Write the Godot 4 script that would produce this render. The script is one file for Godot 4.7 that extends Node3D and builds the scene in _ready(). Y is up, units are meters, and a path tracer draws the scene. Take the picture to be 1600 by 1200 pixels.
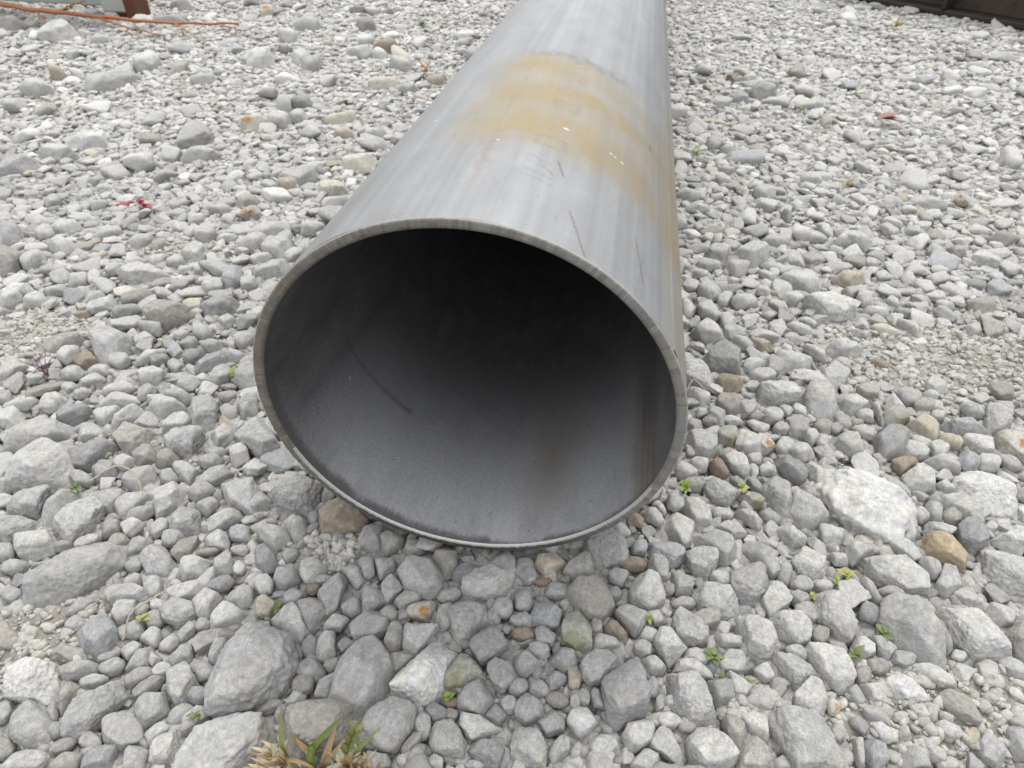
extends Node3D
# A steel pipe lying on a bed of limestone gravel, seen from just above its open end.

const PIPE_R := 0.2
const PIPE_WALL := 0.00983
const PIPE_Y := 0.22
const PIPE_YAW := 9.7056
const CUT_SKEW := -0.0278

var rng := RandomNumberGenerator.new()
var noise_a := FastNoiseLite.new()
var noise_b := FastNoiseLite.new()
var noise_c := FastNoiseLite.new()
var spheres := {}
var stone_mats: Array[StandardMaterial3D] = []
var taken := {}
var patches: Array = []
var tones := {
	"g": Color(0.41, 0.409, 0.405), "p": Color(0.5, 0.498, 0.49), "w": Color(0.61, 0.608, 0.6), "d": Color(0.325, 0.325, 0.328),
	"k": Color(0.365, 0.353, 0.333), "b": Color(0.32, 0.275, 0.228), "t": Color(0.46, 0.418, 0.352), "c": Color(0.56, 0.535, 0.475), "a": Color(0.46, 0.375, 0.27),
	"u": Color(0.39, 0.401, 0.412), "y": Color(0.4, 0.397, 0.355), "r": Color(0.29, 0.225, 0.19), "o": Color(0.51, 0.487, 0.44),
}

const STONES: PackedStringArray = [
	"w 473 -83 108 49 -42 -62 -11 -65 25 -56 40 -34 55 21 17 62 -14 50 -45 28 -47 -32|huge rough white boulder right of the pipe",
	"g -208 134 151 50 -37 15 -30 -12 -18 -37 -3 -52 18 -43 36 -18 39 1 29 22 -2 38 -21 44 -31 28|large egg-shaped pitted grey boulder at lower left of the pipe mouth",
	"p -216 204 109 36 -36 19 -37 -1 -28 -13 10 -26 37 -29 50 -26 26 6 9 23 -31 30|big pale boulder at the bottom edge left of the weed tuft",
	"g -442 22 110 37 -42 15 -26 -9 9 -42 35 -30 40 -6 19 21 -30 37|long rough grey boulder leaning right, above the sandy patch at left",
	"k -136 184 97 32 -40 12 -34 -1 -23 -15 12 -23 30 -21 40 -13 36 1 18 14 -5 23 -28 18|large dark brownish boulder right behind the weed tuft",
	"g 310 200 98 33 -23 -24 -15 -29 10 -23 22 -6 26 13 28 24 -16 21 -26 -8|large flat warm grey slab cut by the bottom edge at right",
	"g 456 91 116 39 -29 -10 -19 -30 2 -35 23 -27 15 42 0 35 -12 20 -21 7|big warm grey split block with a sharp ridge at lower right",
	"g -101 138 114 38 -25 22 -26 -1 -8 -25 6 -37 22 -22 27 -4 14 20 3 30|big rough grey boulder between the egg-shaped one and the long whitish one",
	"p 600 23 94 31 -35 -17 -21 -30 -3 -33 16 -16 33 4 21 31 -3 29 -20 10|pale boulder at the right edge just right of the tan stone",
	"d 154 153 96 32 -23 -4 -10 -23 11 -38 18 -22 22 11 7 24 -8 30 -21 18|large teardrop grey boulder with dark pits at bottom right of centre",
	"p -559 -130 143 48 -32 24 -39 -4 -30 -23 -3 -35 25 -23 40 7 36 23 5 26|big pale angular slab with a sloping ridge at the left edge",
	"w -41 135 113 38 -31 15 -24 2 14 -36 26 -34 25 -17 17 9 3 26 -23 24|long whitish speckled stone leaning right at bottom centre",
	"p 519 94 92 31 -24 -22 -5 -28 14 -18 25 2 22 21 4 23 -13 22 -20 8|large pale oval boulder near the lower right edge",
	"g -70 184 87 29 -26 3 -18 -13 1 -23 24 -17 23 0 8 22 -12 19 -23 11|large round grey boulder just right of the weed tuft",
	"w -423 144 90 30 -24 11 -27 -5 -22 -16 -9 -21 19 -15 26 2 24 17 5 18|creamy white block with a dark fleck, cut by the left edge low down",
	"w 641 -95 61 28 -31 -19 -12 -30 6 -28 29 -19 30 2 17 32 -4 29 -19 20 -32 -6|large whitish boulder near the right edge below the rust-spotted stone",
	"g -350 169 68 23 -21 14 -20 2 -13 -14 8 -24 22 -20 23 -9 12 8 -1 24 -11 24|long smooth blue-grey stone leaning right in the lower left",
	"g 214 158 85 28 -23 -10 -15 -19 8 -23 18 -9 18 17 3 25 -12 14 -20 -1|broad flat warm grey slab with one dark dot, lower right of centre",
	"p 222 206 73 24 -23 -5 -6 -20 8 -17 21 2 21 14 -10 16 -20 1|large pale dome-shaped boulder cut by the bottom edge right of centre",
	"p 472 23 83 28 -33 -14 -22 -20 11 -17 31 2 22 20 -2 20 -23 5|smooth pale pillow-shaped boulder left of the tan stone",
	"p -475 -51 91 30 -25 6 -20 -13 9 -31 21 -22 22 8 8 24 -15 26|large pale smooth boulder at left above the long rough one",
	"g -222 -91 114 38 -36 -7 -32 -17 19 -22 29 -9 28 4 16 24 2 24 -16 16|large pale grey stone at the lower left rim of the pipe",
	"p -604 -195 96 32 -36 13 -5 -28 18 -24 41 -7 23 9 -15 27 -27 25|pale flattish boulder at the left edge above the ridged slab",
	"g -402 183 68 23 -18 -5 -17 -17 -1 -19 16 -5 20 8 1 21 -10 10|blunt grey rounded slab in the lower left corner",
	"g 304 33 81 27 -22 8 -13 -18 11 -30 23 -16 16 10 -6 31 -15 21|medium mid-grey stone behind the pale tooth-shaped stone",
	"p 384 72 86 29 -15 -18 3 -25 15 -19 16 -4 14 17 4 26 -5 23 -19 3|pale arrowhead-shaped stone pointing down at lower right",
	"g -56 28 86 29 -26 -9 -17 -22 8 -23 20 -5 22 10 18 26 5 22 -18 11|rounded lime-grey boulder just in front of the pipe lip",
	"k 130 53 85 28 -26 -8 -17 -18 15 -20 22 10 8 22 -7 19 -18 7|brownish grey squarish boulder below the right end of the pipe lip",
	"p 17 34 76 25 -31 7 -16 -11 5 -21 31 -9 21 9 -4 17 -25 14|pale lens-shaped boulder just below the lowest point of the pipe lip",
	"p 360 125 74 25 -20 -14 -12 -19 15 -15 16 10 9 21 -5 18 -14 7|pale shield-shaped stone at lower right",
	"p 295 99 83 28 -14 -21 0 -23 18 -7 17 7 5 19 -11 24 -14 -4|pale tooth-shaped stone pointing down at lower right of centre",
	"a 543 -9 68 23 -26 -20 -10 -23 11 -16 20 6 14 27 5 24 -16 2|flat tan-orange stone at the right",
	"g -315 187 55 18 -22 -2 -16 -13 -4 -16 17 -5 21 8 6 15 -9 10|small mid-grey stone in front and right of the long smooth blue-grey stone",
	"u -379 97 71 24 -22 3 -16 -12 2 -21 20 -1 20 11 3 17 -18 9|broad bluish grey stone beside the sandy patch at lower left",
	"g 156 -10 93 31 -27 -7 -7 -17 16 -23 23 -7 15 19 -2 21 -25 7|big grey stone under the lower right of the pipe lip",
	"b -161 -53 101 34 -26 -4 -13 -28 32 2 25 14 7 18 -17 17|brown stone tucked under the pipe lip",
	"g -300 -190 98 33 -33 -2 -23 -27 -3 -35 22 -2 36 23 13 30 -14 14|large smooth grey stone touching the left side of the pipe mouth",
	"g 264 56 72 24 -25 -5 -13 -18 14 -14 22 2 21 15 4 16 -17 10|medium mid-grey stone behind and left of the pale tooth-shaped stone",
	"p -606 -401 119 40 -48 -17 -19 -33 25 -19 38 6 20 35 -3 29|broad pale stone with a bent front edge at left",
	"d -515 -159 86 29 -30 2 -11 -19 10 -23 31 -12 8 22 -13 22|medium dark grey stone in front and left of the long narrow pale stone",
	"g 227 87 69 23 -19 -8 -16 -20 5 -15 22 -2 16 13 -4 20 -12 10|medium mid-grey stone in front and right of the smooth pale upright stone",
	"g 402 -64 86 29 -20 1 -11 -25 -1 -29 17 -9 21 5 13 21 -3 24 -16 13|grey pear-shaped boulder leaning on the huge white boulder",
	"p 192 48 77 26 -20 -4 -7 -22 13 -18 17 1 14 21 -2 18 -19 8|smooth pale upright stone below the right end of the pipe lip",
	"g 494 -273 100 33 -26 2 -17 -18 -1 -38 27 -35 24 -7 8 34 -18 37|large greyish cream boulder right of the black-marked long one",
	"g -3 76 73 24 -18 4 -17 -13 2 -20 18 -13 20 1 2 20 -13 18|boxy many-sided grey stone below the pipe mouth",
	"g -15 196 63 21 -16 2 -13 -14 5 -15 17 0 15 13 1 13 -14 10|five-sided smooth pale grey stone at the bottom centre",
	"w 599 -506 112 37 -43 -22 -3 -34 22 -18 38 8 18 35 -17 22|rough white block right of the pipe, farther back than the huge one",
	"g -293 -89 84 28 -32 -9 -20 -22 5 -24 23 0 25 24 2 22 -17 8|broad grainy grey stone at lower left of the pipe mouth",
	"g 59 201 61 20 -15 -6 -7 -16 5 -15 16 0 12 14 -1 15 -15 5|small mid-grey stone right of the five-sided smooth pale grey stone",
	"k -548 -483 123 41 -42 8 -31 -21 5 -25 39 -10 44 2 15 24 -10 23|wide greyish beige stone left of the pipe next to a cream pebble",
	"k 464 167 55 18 -19 -9 -2 -15 11 -8 17 10 8 16 -14 4|half-buried greyish brown stone in the sandy patch at lower right",
	"p 334 86 68 23 -15 -10 -5 -19 4 -19 17 -1 13 13 2 19 -14 10|medium pale grey stone right of the pale tooth-shaped stone",
	"g -392 -243 95 32 -21 -2 -19 -32 0 -43 14 -17 19 16 14 43 -5 30|medium mid-grey elongated stone behind and left of the large smooth grey stone",
	"k -929 -663 132 44 -42 -36 -31 -49 -5 -51 17 -28 30 12 27 53 1 50|dark brown-grey boulder cut by the left edge halfway up",
	"y -6 133 63 21 -20 5 -1 -18 9 -17 20 3 3 13 -13 14|cone-shaped stone with a greenish stained foot at bottom centre",
	"y 110 90 66 22 -16 0 -7 -21 5 -21 15 -2 14 16 -3 17 -15 10|blunt cone-shaped olive grey stone below the pipe mouth",
	"p 329 159 56 19 -20 1 5 -18 15 -16 14 0 5 16 -13 11|small pale grey stone behind and left of the small stone with a rusty yellow patch",
	"d 20 106 75 25 -18 2 -2 -21 6 -17 20 2 8 12 -7 18|small dark grey stone in front and right of the boxy many-sided grey stone",
	"g -104 85 63 21 -20 -1 -13 -11 1 -18 17 -9 19 2 10 13 -12 15|small mid-grey stone left of the pale wedge-shaped triangular stone",
	"w 421 149 55 18 -17 -4 3 -19 10 -8 17 12 -5 14 -13 6|white triangular stone at lower right",
	"g -547 -76 85 28 -22 8 -17 -12 5 -21 17 -16 17 15 -2 19|medium mid-grey rounded stone in front of the big pale angular slab with a sloping ridge",
	"k 261 209 51 17 -13 -1 0 -18 13 -8 15 4 2 13 -16 11|small dull brownish grey stone right of the large pale dome-shaped boulder",
	"g 322 131 61 20 -19 -14 -13 -16 15 -7 20 4 -3 18 -11 4|small mid-grey stone left of the pale shield-shaped stone",
	"g 372 -90 87 29 -16 -19 -10 -27 1 -25 18 -9 12 20 0 29 -14 11|big smooth grey stone left below the huge white boulder",
	"d 374 -361 107 36 -32 1 -9 -25 12 -30 28 -9 15 29 -25 16|dark grey five-sided stone right of the pipe mouth",
	"g -403 -183 87 29 -25 13 -27 -6 -11 -16 19 -18 27 -8 19 15 -10 17|medium mid-grey stone right of the long narrow pale stone",
	"p 434 -281 90 30 -35 -10 -21 -20 25 -13 32 2 27 17 -12 18 -24 7|long pale boulder right of the pipe mouth with small black marks",
	"g 129 129 65 22 -17 -2 -4 -14 14 -14 19 -7 7 13 -9 15 -16 8|faceted grainy grey stone left of the pitted teardrop boulder",
	"g -276 144 59 20 -15 -1 -2 -19 8 -16 12 -2 8 17 0 17 -10 8|small mid-grey stone right of the narrow dark speckled stone",
	"k -475 98 52 17 -21 -13 -8 -18 19 1 20 10 3 15 -7 12|small dull brownish grey elongated stone behind the blunt grey rounded slab",
	"p -386 215 54 18 -17 3 -12 -8 14 -8 19 3 2 9 -13 9|small pale grey elongated stone in front of the blunt grey rounded slab",
	"o 721 -175 82 27 -16 -20 4 -22 19 -11 18 13 -1 24 -14 15 -19 -4|cream stone with a bright orange rust spot at the right edge",
	"k -469 -188 89 30 -24 4 -16 -26 15 -14 26 -5 16 21 -8 19|medium dull brownish grey rounded stone in front and right of the long narrow pale stone",
	"g 284 -16 63 21 -26 -9 -6 -17 24 -4 20 7 2 20 -17 4|medium mid-grey stone right of the pale bluish angular stone",
	"p 598 -67 64 21 -18 -22 4 -21 12 -6 15 15 14 25 1 22 -16 -2|medium pale grey elongated stone in front and left of the large whitish boulder",
	"g -296 167 53 18 -16 -3 -8 -13 7 -13 13 -3 14 7 0 15 -8 10|round evenly grey stone left of the large egg-shaped boulder",
	"d 559 -184 76 25 -25 -2 -1 -23 24 -18 25 -4 5 21 -17 22|medium dark grey stone in front of the pale stone with an olive-green stained corner",
	"p -185 83 60 20 -23 -5 0 -19 10 -9 17 7 9 20 -1 13|small pale grey stone behind and right of the large egg-shaped pitted grey boulder",
	"d -324 211 50 17 -14 0 -5 -10 13 -11 12 6 -9 13|small dark grey stone in front of the long smooth blue-grey stone",
	"g -360 3 55 18 -19 -2 -16 -18 -3 -21 20 2 16 15 0 20|medium mid-grey elongated stone right of the long rough grey boulder",
	"p -1278 -1857 168 56 -70 46 -17 -42 35 -61 71 -31 24 27 -37 57|large pale grey elongated stone left of the stone with a small bright rust spot",
	"g 7 158 58 19 -17 6 -10 -8 6 -17 16 3 4 14 -14 8|small mid-grey stone in front of the cone-shaped stone with a greenish stained foot",
	"g -813 -1332 174 58 -33 23 -38 -32 -16 -87 23 -44 47 7 27 46 -15 71|upright grey boulder far back at upper left",
	"p -508 -18 67 22 -18 7 -19 -11 7 -15 20 -2 20 10 -11 14|small pale grey stone behind and left of the long rough grey boulder",
	"g -548 -42 66 22 -20 3 -20 -13 6 -13 21 -7 20 6 0 18|medium mid-grey stone left of the large pale smooth boulder",
	"g -375 47 61 20 -23 -1 -17 -10 9 -11 23 0 19 8 -8 12|small mid-grey elongated stone behind and right of the broad bluish grey stone",
	"p 184 200 46 15 -14 -4 -2 -17 7 -8 12 7 9 17 -13 2|small pale grey stone left of the large pale dome-shaped boulder",
	"p 159 191 49 16 -14 2 -7 -10 11 -12 15 -5 11 5 -3 13 -11 11|small pale grey stone in front of the large teardrop grey boulder with dark pits",
	"p -53 96 63 21 -16 -4 -12 -12 21 -11 2 17 -12 10|pale wedge-shaped triangular stone below the pipe mouth",
	"p 11 184 48 16 -15 -1 -14 -12 4 -9 19 1 14 7 -4 11|small pale grey elongated stone behind and right of the five-sided smooth pale grey stone",
	"g -348 -52 68 23 -18 5 -4 -26 11 -13 17 11 -2 21|medium mid-grey stone in front and left of the broad grainy grey stone",
	"d 584 -30 62 21 -11 -11 4 -20 17 -10 13 9 -8 20 -17 8|small dark grey stone behind and right of the flat tan-orange stone",
	"g -1171 -1131 139 46 -37 13 -27 -31 21 -35 47 -6 18 23 -26 40|large mid-grey stone behind the dark brown-grey boulder",
	"d 22 205 44 15 -17 0 -9 -9 10 -10 14 0 8 12 -9 7|small dark grey stone right of the five-sided smooth pale grey stone",
	"k 565 98 55 18 -12 -2 6 -18 20 -21 -1 18 -13 20|small dull brownish grey elongated stone right of the large pale oval boulder",
	"p 204 104 58 19 -15 -1 -8 -15 7 -15 16 4 9 11 -6 16|small pale grey stone in front and right of the smooth pale upright stone",
	"p -384 -86 66 22 -19 -11 4 -22 16 -8 13 12 0 25 -12 10|medium pale grey stone left of the broad grainy grey stone",
	"k -262 97 46 15 -18 7 -14 -4 19 -15 20 -4 -10 16|small dull brownish grey elongated stone behind and left of the large egg-shaped pitted grey boulder",
	"p 564 -117 71 24 -20 -4 6 -22 20 -5 10 16 0 19 -19 8|medium pale grey rounded stone in front of the rounded cream stone",
	"p 326 -327 96 32 -13 -31 3 -33 18 -4 21 19 5 28 -20 15|large pale stone wedged against the right rim of the pipe",
	"g 327 2 71 24 -17 -19 -6 -23 12 -6 12 19 2 25 -9 2|small mid-grey elongated stone in front of the greenish cream block",
	"p 378 9 57 19 -19 -8 0 -18 19 1 10 15 -4 15 -13 5|small pale grey stone in front of the grey pear-shaped boulder",
	"p -653 -620 99 33 -36 16 -28 -12 3 -23 35 -13 46 -2 2 16 -22 26|pale flat stone lying left of the pipe, farther back",
	"g -150 48 61 20 -15 2 -3 -18 6 -24 12 -10 8 15 -1 23|small mid-grey elongated stone behind the big rough grey boulder",
	"g 476 203 41 14 -10 -4 4 -15 12 -6 9 5 -4 13 -12 6|small mid-grey stone in front and right of the half-buried greyish brown stone",
	"p -1804 -2506 244 81 -57 47 -49 -48 13 -75 58 -24 48 37 13 57|pale boulder lying in front of the rusty end post at upper left",
	"g -167 68 56 19 -18 -7 -5 -16 13 -9 16 -1 1 21|small mid-grey rounded stone behind and left of the big rough grey boulder",
	"g 261 5 64 21 -18 -6 -7 -14 17 -11 17 6 -2 16 -15 9|small mid-grey stone right of the pale bluish angular stone",
	"u 223 -6 51 17 -19 -13 -1 -13 19 -5 16 14 -5 12 -19 1|pale bluish angular stone right of the pipe lip",
	"p 218 129 47 16 -20 -2 -14 -10 6 -9 20 4 21 11 -19 3|small pale grey elongated stone right of the large teardrop grey boulder with dark pits",
	"g 729 -231 75 25 -12 -9 0 -25 20 -26 21 -4 8 15 -9 25 -24 23|upright grey boulder near the right edge",
	"p 328 51 54 18 -15 2 -3 -17 9 -19 15 2 11 9 -10 19|small pale grey stone behind and right of the pale tooth-shaped stone",
	"g 33 135 56 19 -15 -8 -5 -15 10 -9 14 4 2 17 -6 11|small mid-grey stone right of the cone-shaped stone with a greenish stained foot",
	"g 303 -95 67 22 -19 -4 -8 -18 6 -15 22 1 11 13 -4 18 -19 4|broad grey stone beside the sprout at the pipe's lower right",
	"g -309 69 56 19 -18 -3 -12 -12 12 -9 19 2 4 13 -11 8|small mid-grey stone behind the narrow dark speckled stone",
	"g -250 178 41 14 -14 5 -3 -11 11 -11 16 -2 -8 14|small mid-grey elongated stone behind and left of the big pale boulder",
	"p -269 202 49 16 -10 4 -8 -10 3 -15 10 -3 8 10 -6 12|small pale grey stone in front of the round evenly grey stone",
	"u 669 -211 72 24 -29 -1 -15 -18 16 -7 26 3 22 16 -3 12|long bluish grey block at the right",
	"p -511 -68 80 27 -11 18 -9 -8 -2 -27 11 -21 6 25|small pale grey elongated stone behind and left of the large pale smooth boulder",
	"p 626 -22 63 21 -20 -11 7 -11 21 -2 4 16 -16 2|small pale grey stone in front of the large whitish boulder",
	"p 454 136 45 15 -15 -10 -1 -12 10 -3 17 9 11 13 -15 2|small pale grey elongated stone behind and right of the white triangular stone",
	"g -306 -50 48 16 -21 11 1 -17 19 -14 22 -5 -3 14 -20 18|small mid-grey elongated stone in front and left of the broad grainy grey stone",
	"u 80 73 49 16 -18 1 -12 -12 6 -11 16 -5 12 11 4 13 -13 6|small bluish veined stone with a chipped top below the pipe mouth",
	"p 244 -40 62 21 -18 -4 0 -24 17 -5 7 19 -2 23|small pale grey stone behind and right of the pale bluish angular stone",
	"p 485 -361 73 24 -28 -6 -15 -22 18 -9 33 8 12 18 -17 12|flat pale stone with a level top right of the pipe",
	"g 403 211 40 13 -11 -2 2 -11 14 -8 9 7 -16 9|small mid-grey elongated stone in front and right of the dark grey angular pebble",
	"k -405 113 49 16 -22 -3 -19 -9 -2 -9 15 -3 23 6 12 10 -12 5|small dull brownish grey elongated stone in front and left of the broad bluish grey stone",
	"p 512 -694 114 38 -38 -2 0 -30 34 -12 28 13 -10 28|medium pale grey stone behind and left of the large pale rounded stone",
	"g 503 196 50 17 -6 -11 11 -13 3 14 -6 13 -9 1|small mid-grey stone in front of the large pale oval boulder",
	"p 270 182 41 14 -13 -6 -1 -13 11 -6 6 16 -8 5|small pale grey stone behind and right of the large pale dome-shaped boulder",
	"g 60 168 49 16 -13 5 -8 -9 1 -15 13 -2 11 7 -3 13|small mid-grey rounded stone in front of the rounded dark brown pebble",
	"p 108 179 49 16 -14 -2 -7 -10 7 -11 14 1 5 10 -4 12|small pale grey rounded stone in front of the faceted grainy grey stone",
	"p 127 201 46 15 -12 -1 -6 -10 12 -9 12 4 0 11 -11 8|small pale grey stone in front of the faceted grainy grey stone",
	"k 247 187 47 16 -13 -13 5 -10 12 2 0 17 -6 6|small dull brownish grey stone behind and right of the large pale dome-shaped boulder",
	"g 169 74 55 18 -16 -6 -9 -17 15 -3 11 11 3 17 -9 5|small mid-grey stone behind and right of the small brown triangular stone",
	"g -122 -25 63 21 -16 8 -14 -7 6 -18 15 -9 12 10 2 17|small mid-grey stone behind and left of the rounded lime-grey boulder",
	"d 406 -133 65 22 -19 -18 -14 -21 12 -10 17 4 12 16 3 22 -11 6|dark grey stone left of the huge white boulder",
	"g 301 -180 74 25 -19 -11 6 -20 19 -3 17 9 3 19 -15 12|medium mid-grey rounded stone left of the stone with a green mossy patch",
	"k -682 -407 71 24 -28 9 -18 -9 13 -20 30 -9 24 1 -4 18 -20 19|medium dull brownish grey elongated stone behind the pale flattish boulder",
	"d 245 152 52 17 -10 -10 12 -11 11 6 -8 14 -11 4|small dark grey stone behind the large pale dome-shaped boulder",
	"k -31 5 56 19 -15 -1 -13 -15 11 -13 14 9 0 19|small dull brownish grey stone behind and right of the rounded lime-grey boulder",
	"p -311 43 50 17 -17 -3 3 -13 17 -7 11 5 -1 14 -12 8|small pale grey stone behind and right of the broad bluish grey stone",
	"p -257 73 57 19 -14 5 -7 -15 17 -4 15 4 -7 13|small pale grey stone behind and left of the large egg-shaped pitted grey boulder",
	"k 121 14 63 21 -21 4 5 -17 17 -6 11 10 -8 13|small dull brownish grey stone behind the brownish grey squarish boulder",
	"d -465 -513 90 30 -33 -1 -21 -15 22 -18 34 -7 0 25 -16 15|medium dark grey stone right of the small cream-yellow pebble",
	"k -351 214 40 13 -11 3 -5 -8 4 -11 9 -7 10 6 -8 10|small dull brownish grey stone in front and right of the blunt grey rounded slab",
	"p 572 -598 81 27 -37 -13 -9 -25 15 -17 30 14 15 28 -11 13|large pale rounded stone behind the rough white block, right of the pipe",
	"p 367 -434 92 31 -25 -5 -3 -29 14 -16 23 10 12 23 -12 18|big smooth oval stone against the right side of the pipe",
	"p -427 -79 51 17 -18 2 -8 -10 11 -19 16 -7 7 11 -6 19|small pale grey stone right of the large pale smooth boulder",
	"p -456 -801 89 30 -45 9 -18 -16 29 -25 37 3 -3 24|medium pale grey elongated stone behind the pale blocky stone",
	"p 269 -64 61 20 -19 -5 -9 -15 6 -15 17 2 11 15 -5 14|small pale grey stone in front and left of the broad grey stone",
	"t 617 -212 70 23 -23 -4 2 -19 16 -14 16 4 7 20 -1 20|rounded cream stone above the huge white boulder",
	"g -382 132 54 18 -17 0 -8 -6 9 -8 16 -6 15 3 -2 8 -13 7|small mid-grey elongated stone in front and left of the broad bluish grey stone",
	"p -745 -1225 109 36 -49 27 -34 -2 22 -39 50 -18 10 23 -45 32|large pale grey elongated stone in front and left of the whitish knob of stone",
	"u 370 207 38 13 -8 -4 1 -13 11 -6 8 6 -4 12 -10 6|small bluish grey stone in front and right of the dark grey angular pebble",
	"g -454 -83 56 19 -21 3 -7 -10 9 -15 17 -8 8 14 -3 14|small mid-grey stone behind and right of the large pale smooth boulder",
	"p -285 56 53 18 -14 0 -5 -16 12 -9 8 13 -2 16|small pale grey stone behind and right of the narrow dark speckled stone",
	"k -75 95 58 19 -11 10 -5 -14 11 -18 7 8 -2 19|small dull brownish grey elongated stone left of the pale wedge-shaped triangular stone",
	"g -434 -120 59 20 -21 3 -9 -12 14 -14 19 -4 4 16 -8 12|small mid-grey stone in front of the long narrow pale stone",
	"d -576 -238 72 24 -22 5 -21 -8 10 -14 25 -5 20 4 -8 16|medium dark grey elongated stone behind and right of the pale flattish boulder",
	"g -236 -29 58 19 -21 -5 -14 -13 10 -10 18 7 9 16 -10 6|small mid-grey elongated stone in front and left of the large pale grey stone",
	"d 59 18 53 18 -15 4 -9 -13 10 -15 12 12 -1 15|small dark grey stone behind and left of the small reddish brown pebble",
	"g 265 121 40 13 -15 4 -3 -11 11 -12 12 0 4 12 -13 9|small mid-grey stone in front and left of the pale tooth-shaped stone",
	"p 737 -756 93 31 -41 -2 -12 -22 24 -18 31 12 9 26|medium pale grey stone behind the flat beige stone",
	"g -76 212 40 13 -15 -3 -6 -8 10 -6 13 5 -1 10|small mid-grey stone in front of the large round grey boulder",
	"p 503 -182 67 22 -18 -2 -4 -19 15 -16 12 8 6 21 -7 17|pale wedge perched on top of the huge white boulder",
	"p -368 67 50 17 -14 -5 -4 -12 9 -11 13 4 0 14 -9 8|small pale grey rounded stone behind and right of the broad bluish grey stone",
	"t 85 8 49 16 -16 1 -9 -11 11 -11 20 0 2 11 -14 11|small beige stone behind the small reddish brown pebble",
	"w -1081 -1291 145 48 -62 5 -35 -18 36 -22 50 13 2 23|large whitish elongated stone behind the pale flat stone",
	"g 166 213 36 12 -16 2 -3 -10 14 -2 13 4 -3 8|small mid-grey elongated stone left of the large pale dome-shaped boulder",
	"c -333 -1154 121 40 -47 -4 -33 -21 31 -26 40 -1 20 29 -23 21|cream flat stone with yellowish streaks touching the pipe's left side",
	"p -144 106 43 14 -10 2 -9 -16 5 -14 10 8 6 17 -5 12|small pale grey elongated stone behind and left of the big rough grey boulder",
	"g 355 69 46 15 -13 4 -8 -9 1 -14 12 -9 12 3 5 11 -8 12|small mid-grey stone left of the pale arrowhead-shaped stone",
	"p 437 -122 67 22 -9 -16 1 -28 9 -23 9 16 3 24 -5 25 -10 6|small pale grey elongated stone right of the dark grey stone",
	"p -504 -226 74 25 -11 28 -14 7 2 -27 16 -22 12 -3 -2 24|long narrow pale stone leaning right, left of the pipe mouth",
	"g 280 160 43 14 -15 2 -2 -11 9 -8 12 4 4 11|small mid-grey stone behind and left of the large flat warm grey slab",
	"p -451 -253 81 27 -26 2 -16 -14 23 -7 23 9 -5 13|medium pale grey elongated stone right of the long narrow pale stone",
	"k 247 77 52 17 -17 7 -15 1 -3 -10 13 -11 16 -3 11 5 -9 12|small dull brownish grey elongated stone left of the pale tooth-shaped stone",
	"p -315 13 57 19 -15 2 -12 -10 12 -12 12 9 -3 13|small pale grey rounded stone in front and left of the broad grainy grey stone",
	"p 364 -184 64 21 -19 6 -5 -21 5 -22 17 2 12 16 -7 16|medium pale grey stone left of the small brownish stone with a rust spot",
	"p -410 -640 85 28 -31 4 -25 -11 14 -21 31 -10 23 14 -22 18|pale brick-shaped stone touching the left shoulder of the pipe",
	"p 340 -143 64 21 -17 -12 -7 -17 17 -9 12 11 2 20 -13 5|small pale grey stone in front of the stone with a green mossy patch",
	"d -7 18 43 14 -18 -3 -11 -9 6 -10 16 -6 16 6 1 11 -12 8|small dark grey stone behind and left of the pale lens-shaped boulder",
	"p -529 -269 60 20 -27 7 -13 -8 3 -13 23 -12 25 -2 8 10 -19 14|medium pale grey elongated stone behind the long narrow pale stone",
	"p 539 126 35 12 -11 -9 -3 -12 7 -5 12 5 7 12 -3 8 -11 -2|small pale grey stone in front and right of the large pale oval boulder",
	"k -381 154 49 16 -11 -7 -4 -12 10 -6 4 11 2 18|small dull brownish grey elongated stone behind and left of the long smooth blue-grey stone",
	"p -1122 -1215 127 42 -43 8 -25 -22 16 -26 43 -9 18 26 -24 22|large pale grey stone behind and right of the dark brown-grey boulder",
	"p 263 147 46 15 -8 -15 0 -13 12 1 -1 15 -7 8|small pale grey stone in front and left of the pale tooth-shaped stone",
	"g -294 211 40 13 -10 -3 -6 -11 7 -7 10 8 -4 10|small mid-grey stone in front of the round evenly grey stone",
	"p 331 -58 47 16 -18 -16 -9 -19 2 -9 20 13 13 19 2 12 -17 -6|small pale grey elongated stone in front of the greenish cream block",
	"g -155 130 43 14 -14 1 -9 -8 2 -10 12 -5 12 4 5 9 -7 9|small mid-grey stone behind the large dark brownish boulder",
	"g 528 28 42 14 -14 3 2 -17 14 -13 11 3 -9 19|small mid-grey elongated stone in front of the flat tan-orange stone",
	"g -1001 -788 97 32 -41 -23 -17 -32 23 -11 32 22 5 34|medium mid-grey elongated stone behind the dark brown-grey boulder",
	"p 575 -392 81 27 -28 -1 -10 -15 21 -13 25 6 1 16 -21 9|medium pale grey elongated stone in front of the rough white block",
	"g -287 115 39 13 -14 6 -5 -9 9 -11 14 -1 -3 12|small mid-grey stone behind and right of the narrow dark speckled stone",
	"p -180 18 52 17 -14 3 -9 -10 3 -15 14 -6 7 11 -2 15|small pale grey stone in front of the large pale grey stone",
	"y 589 -236 61 20 -17 -1 -4 -16 10 -21 20 -7 10 13 -9 18 -20 13|pale stone with an olive-green stained corner at right",
	"p 675 -178 64 21 -18 -10 -11 -16 17 -8 16 1 9 16 -8 14|small pale grey stone in front and right of the long bluish grey block",
	"d -237 1 45 15 -14 -13 -7 -20 7 -8 14 6 9 18 -7 10|small dark grey elongated stone in front and right of the broad grainy grey stone",
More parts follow.
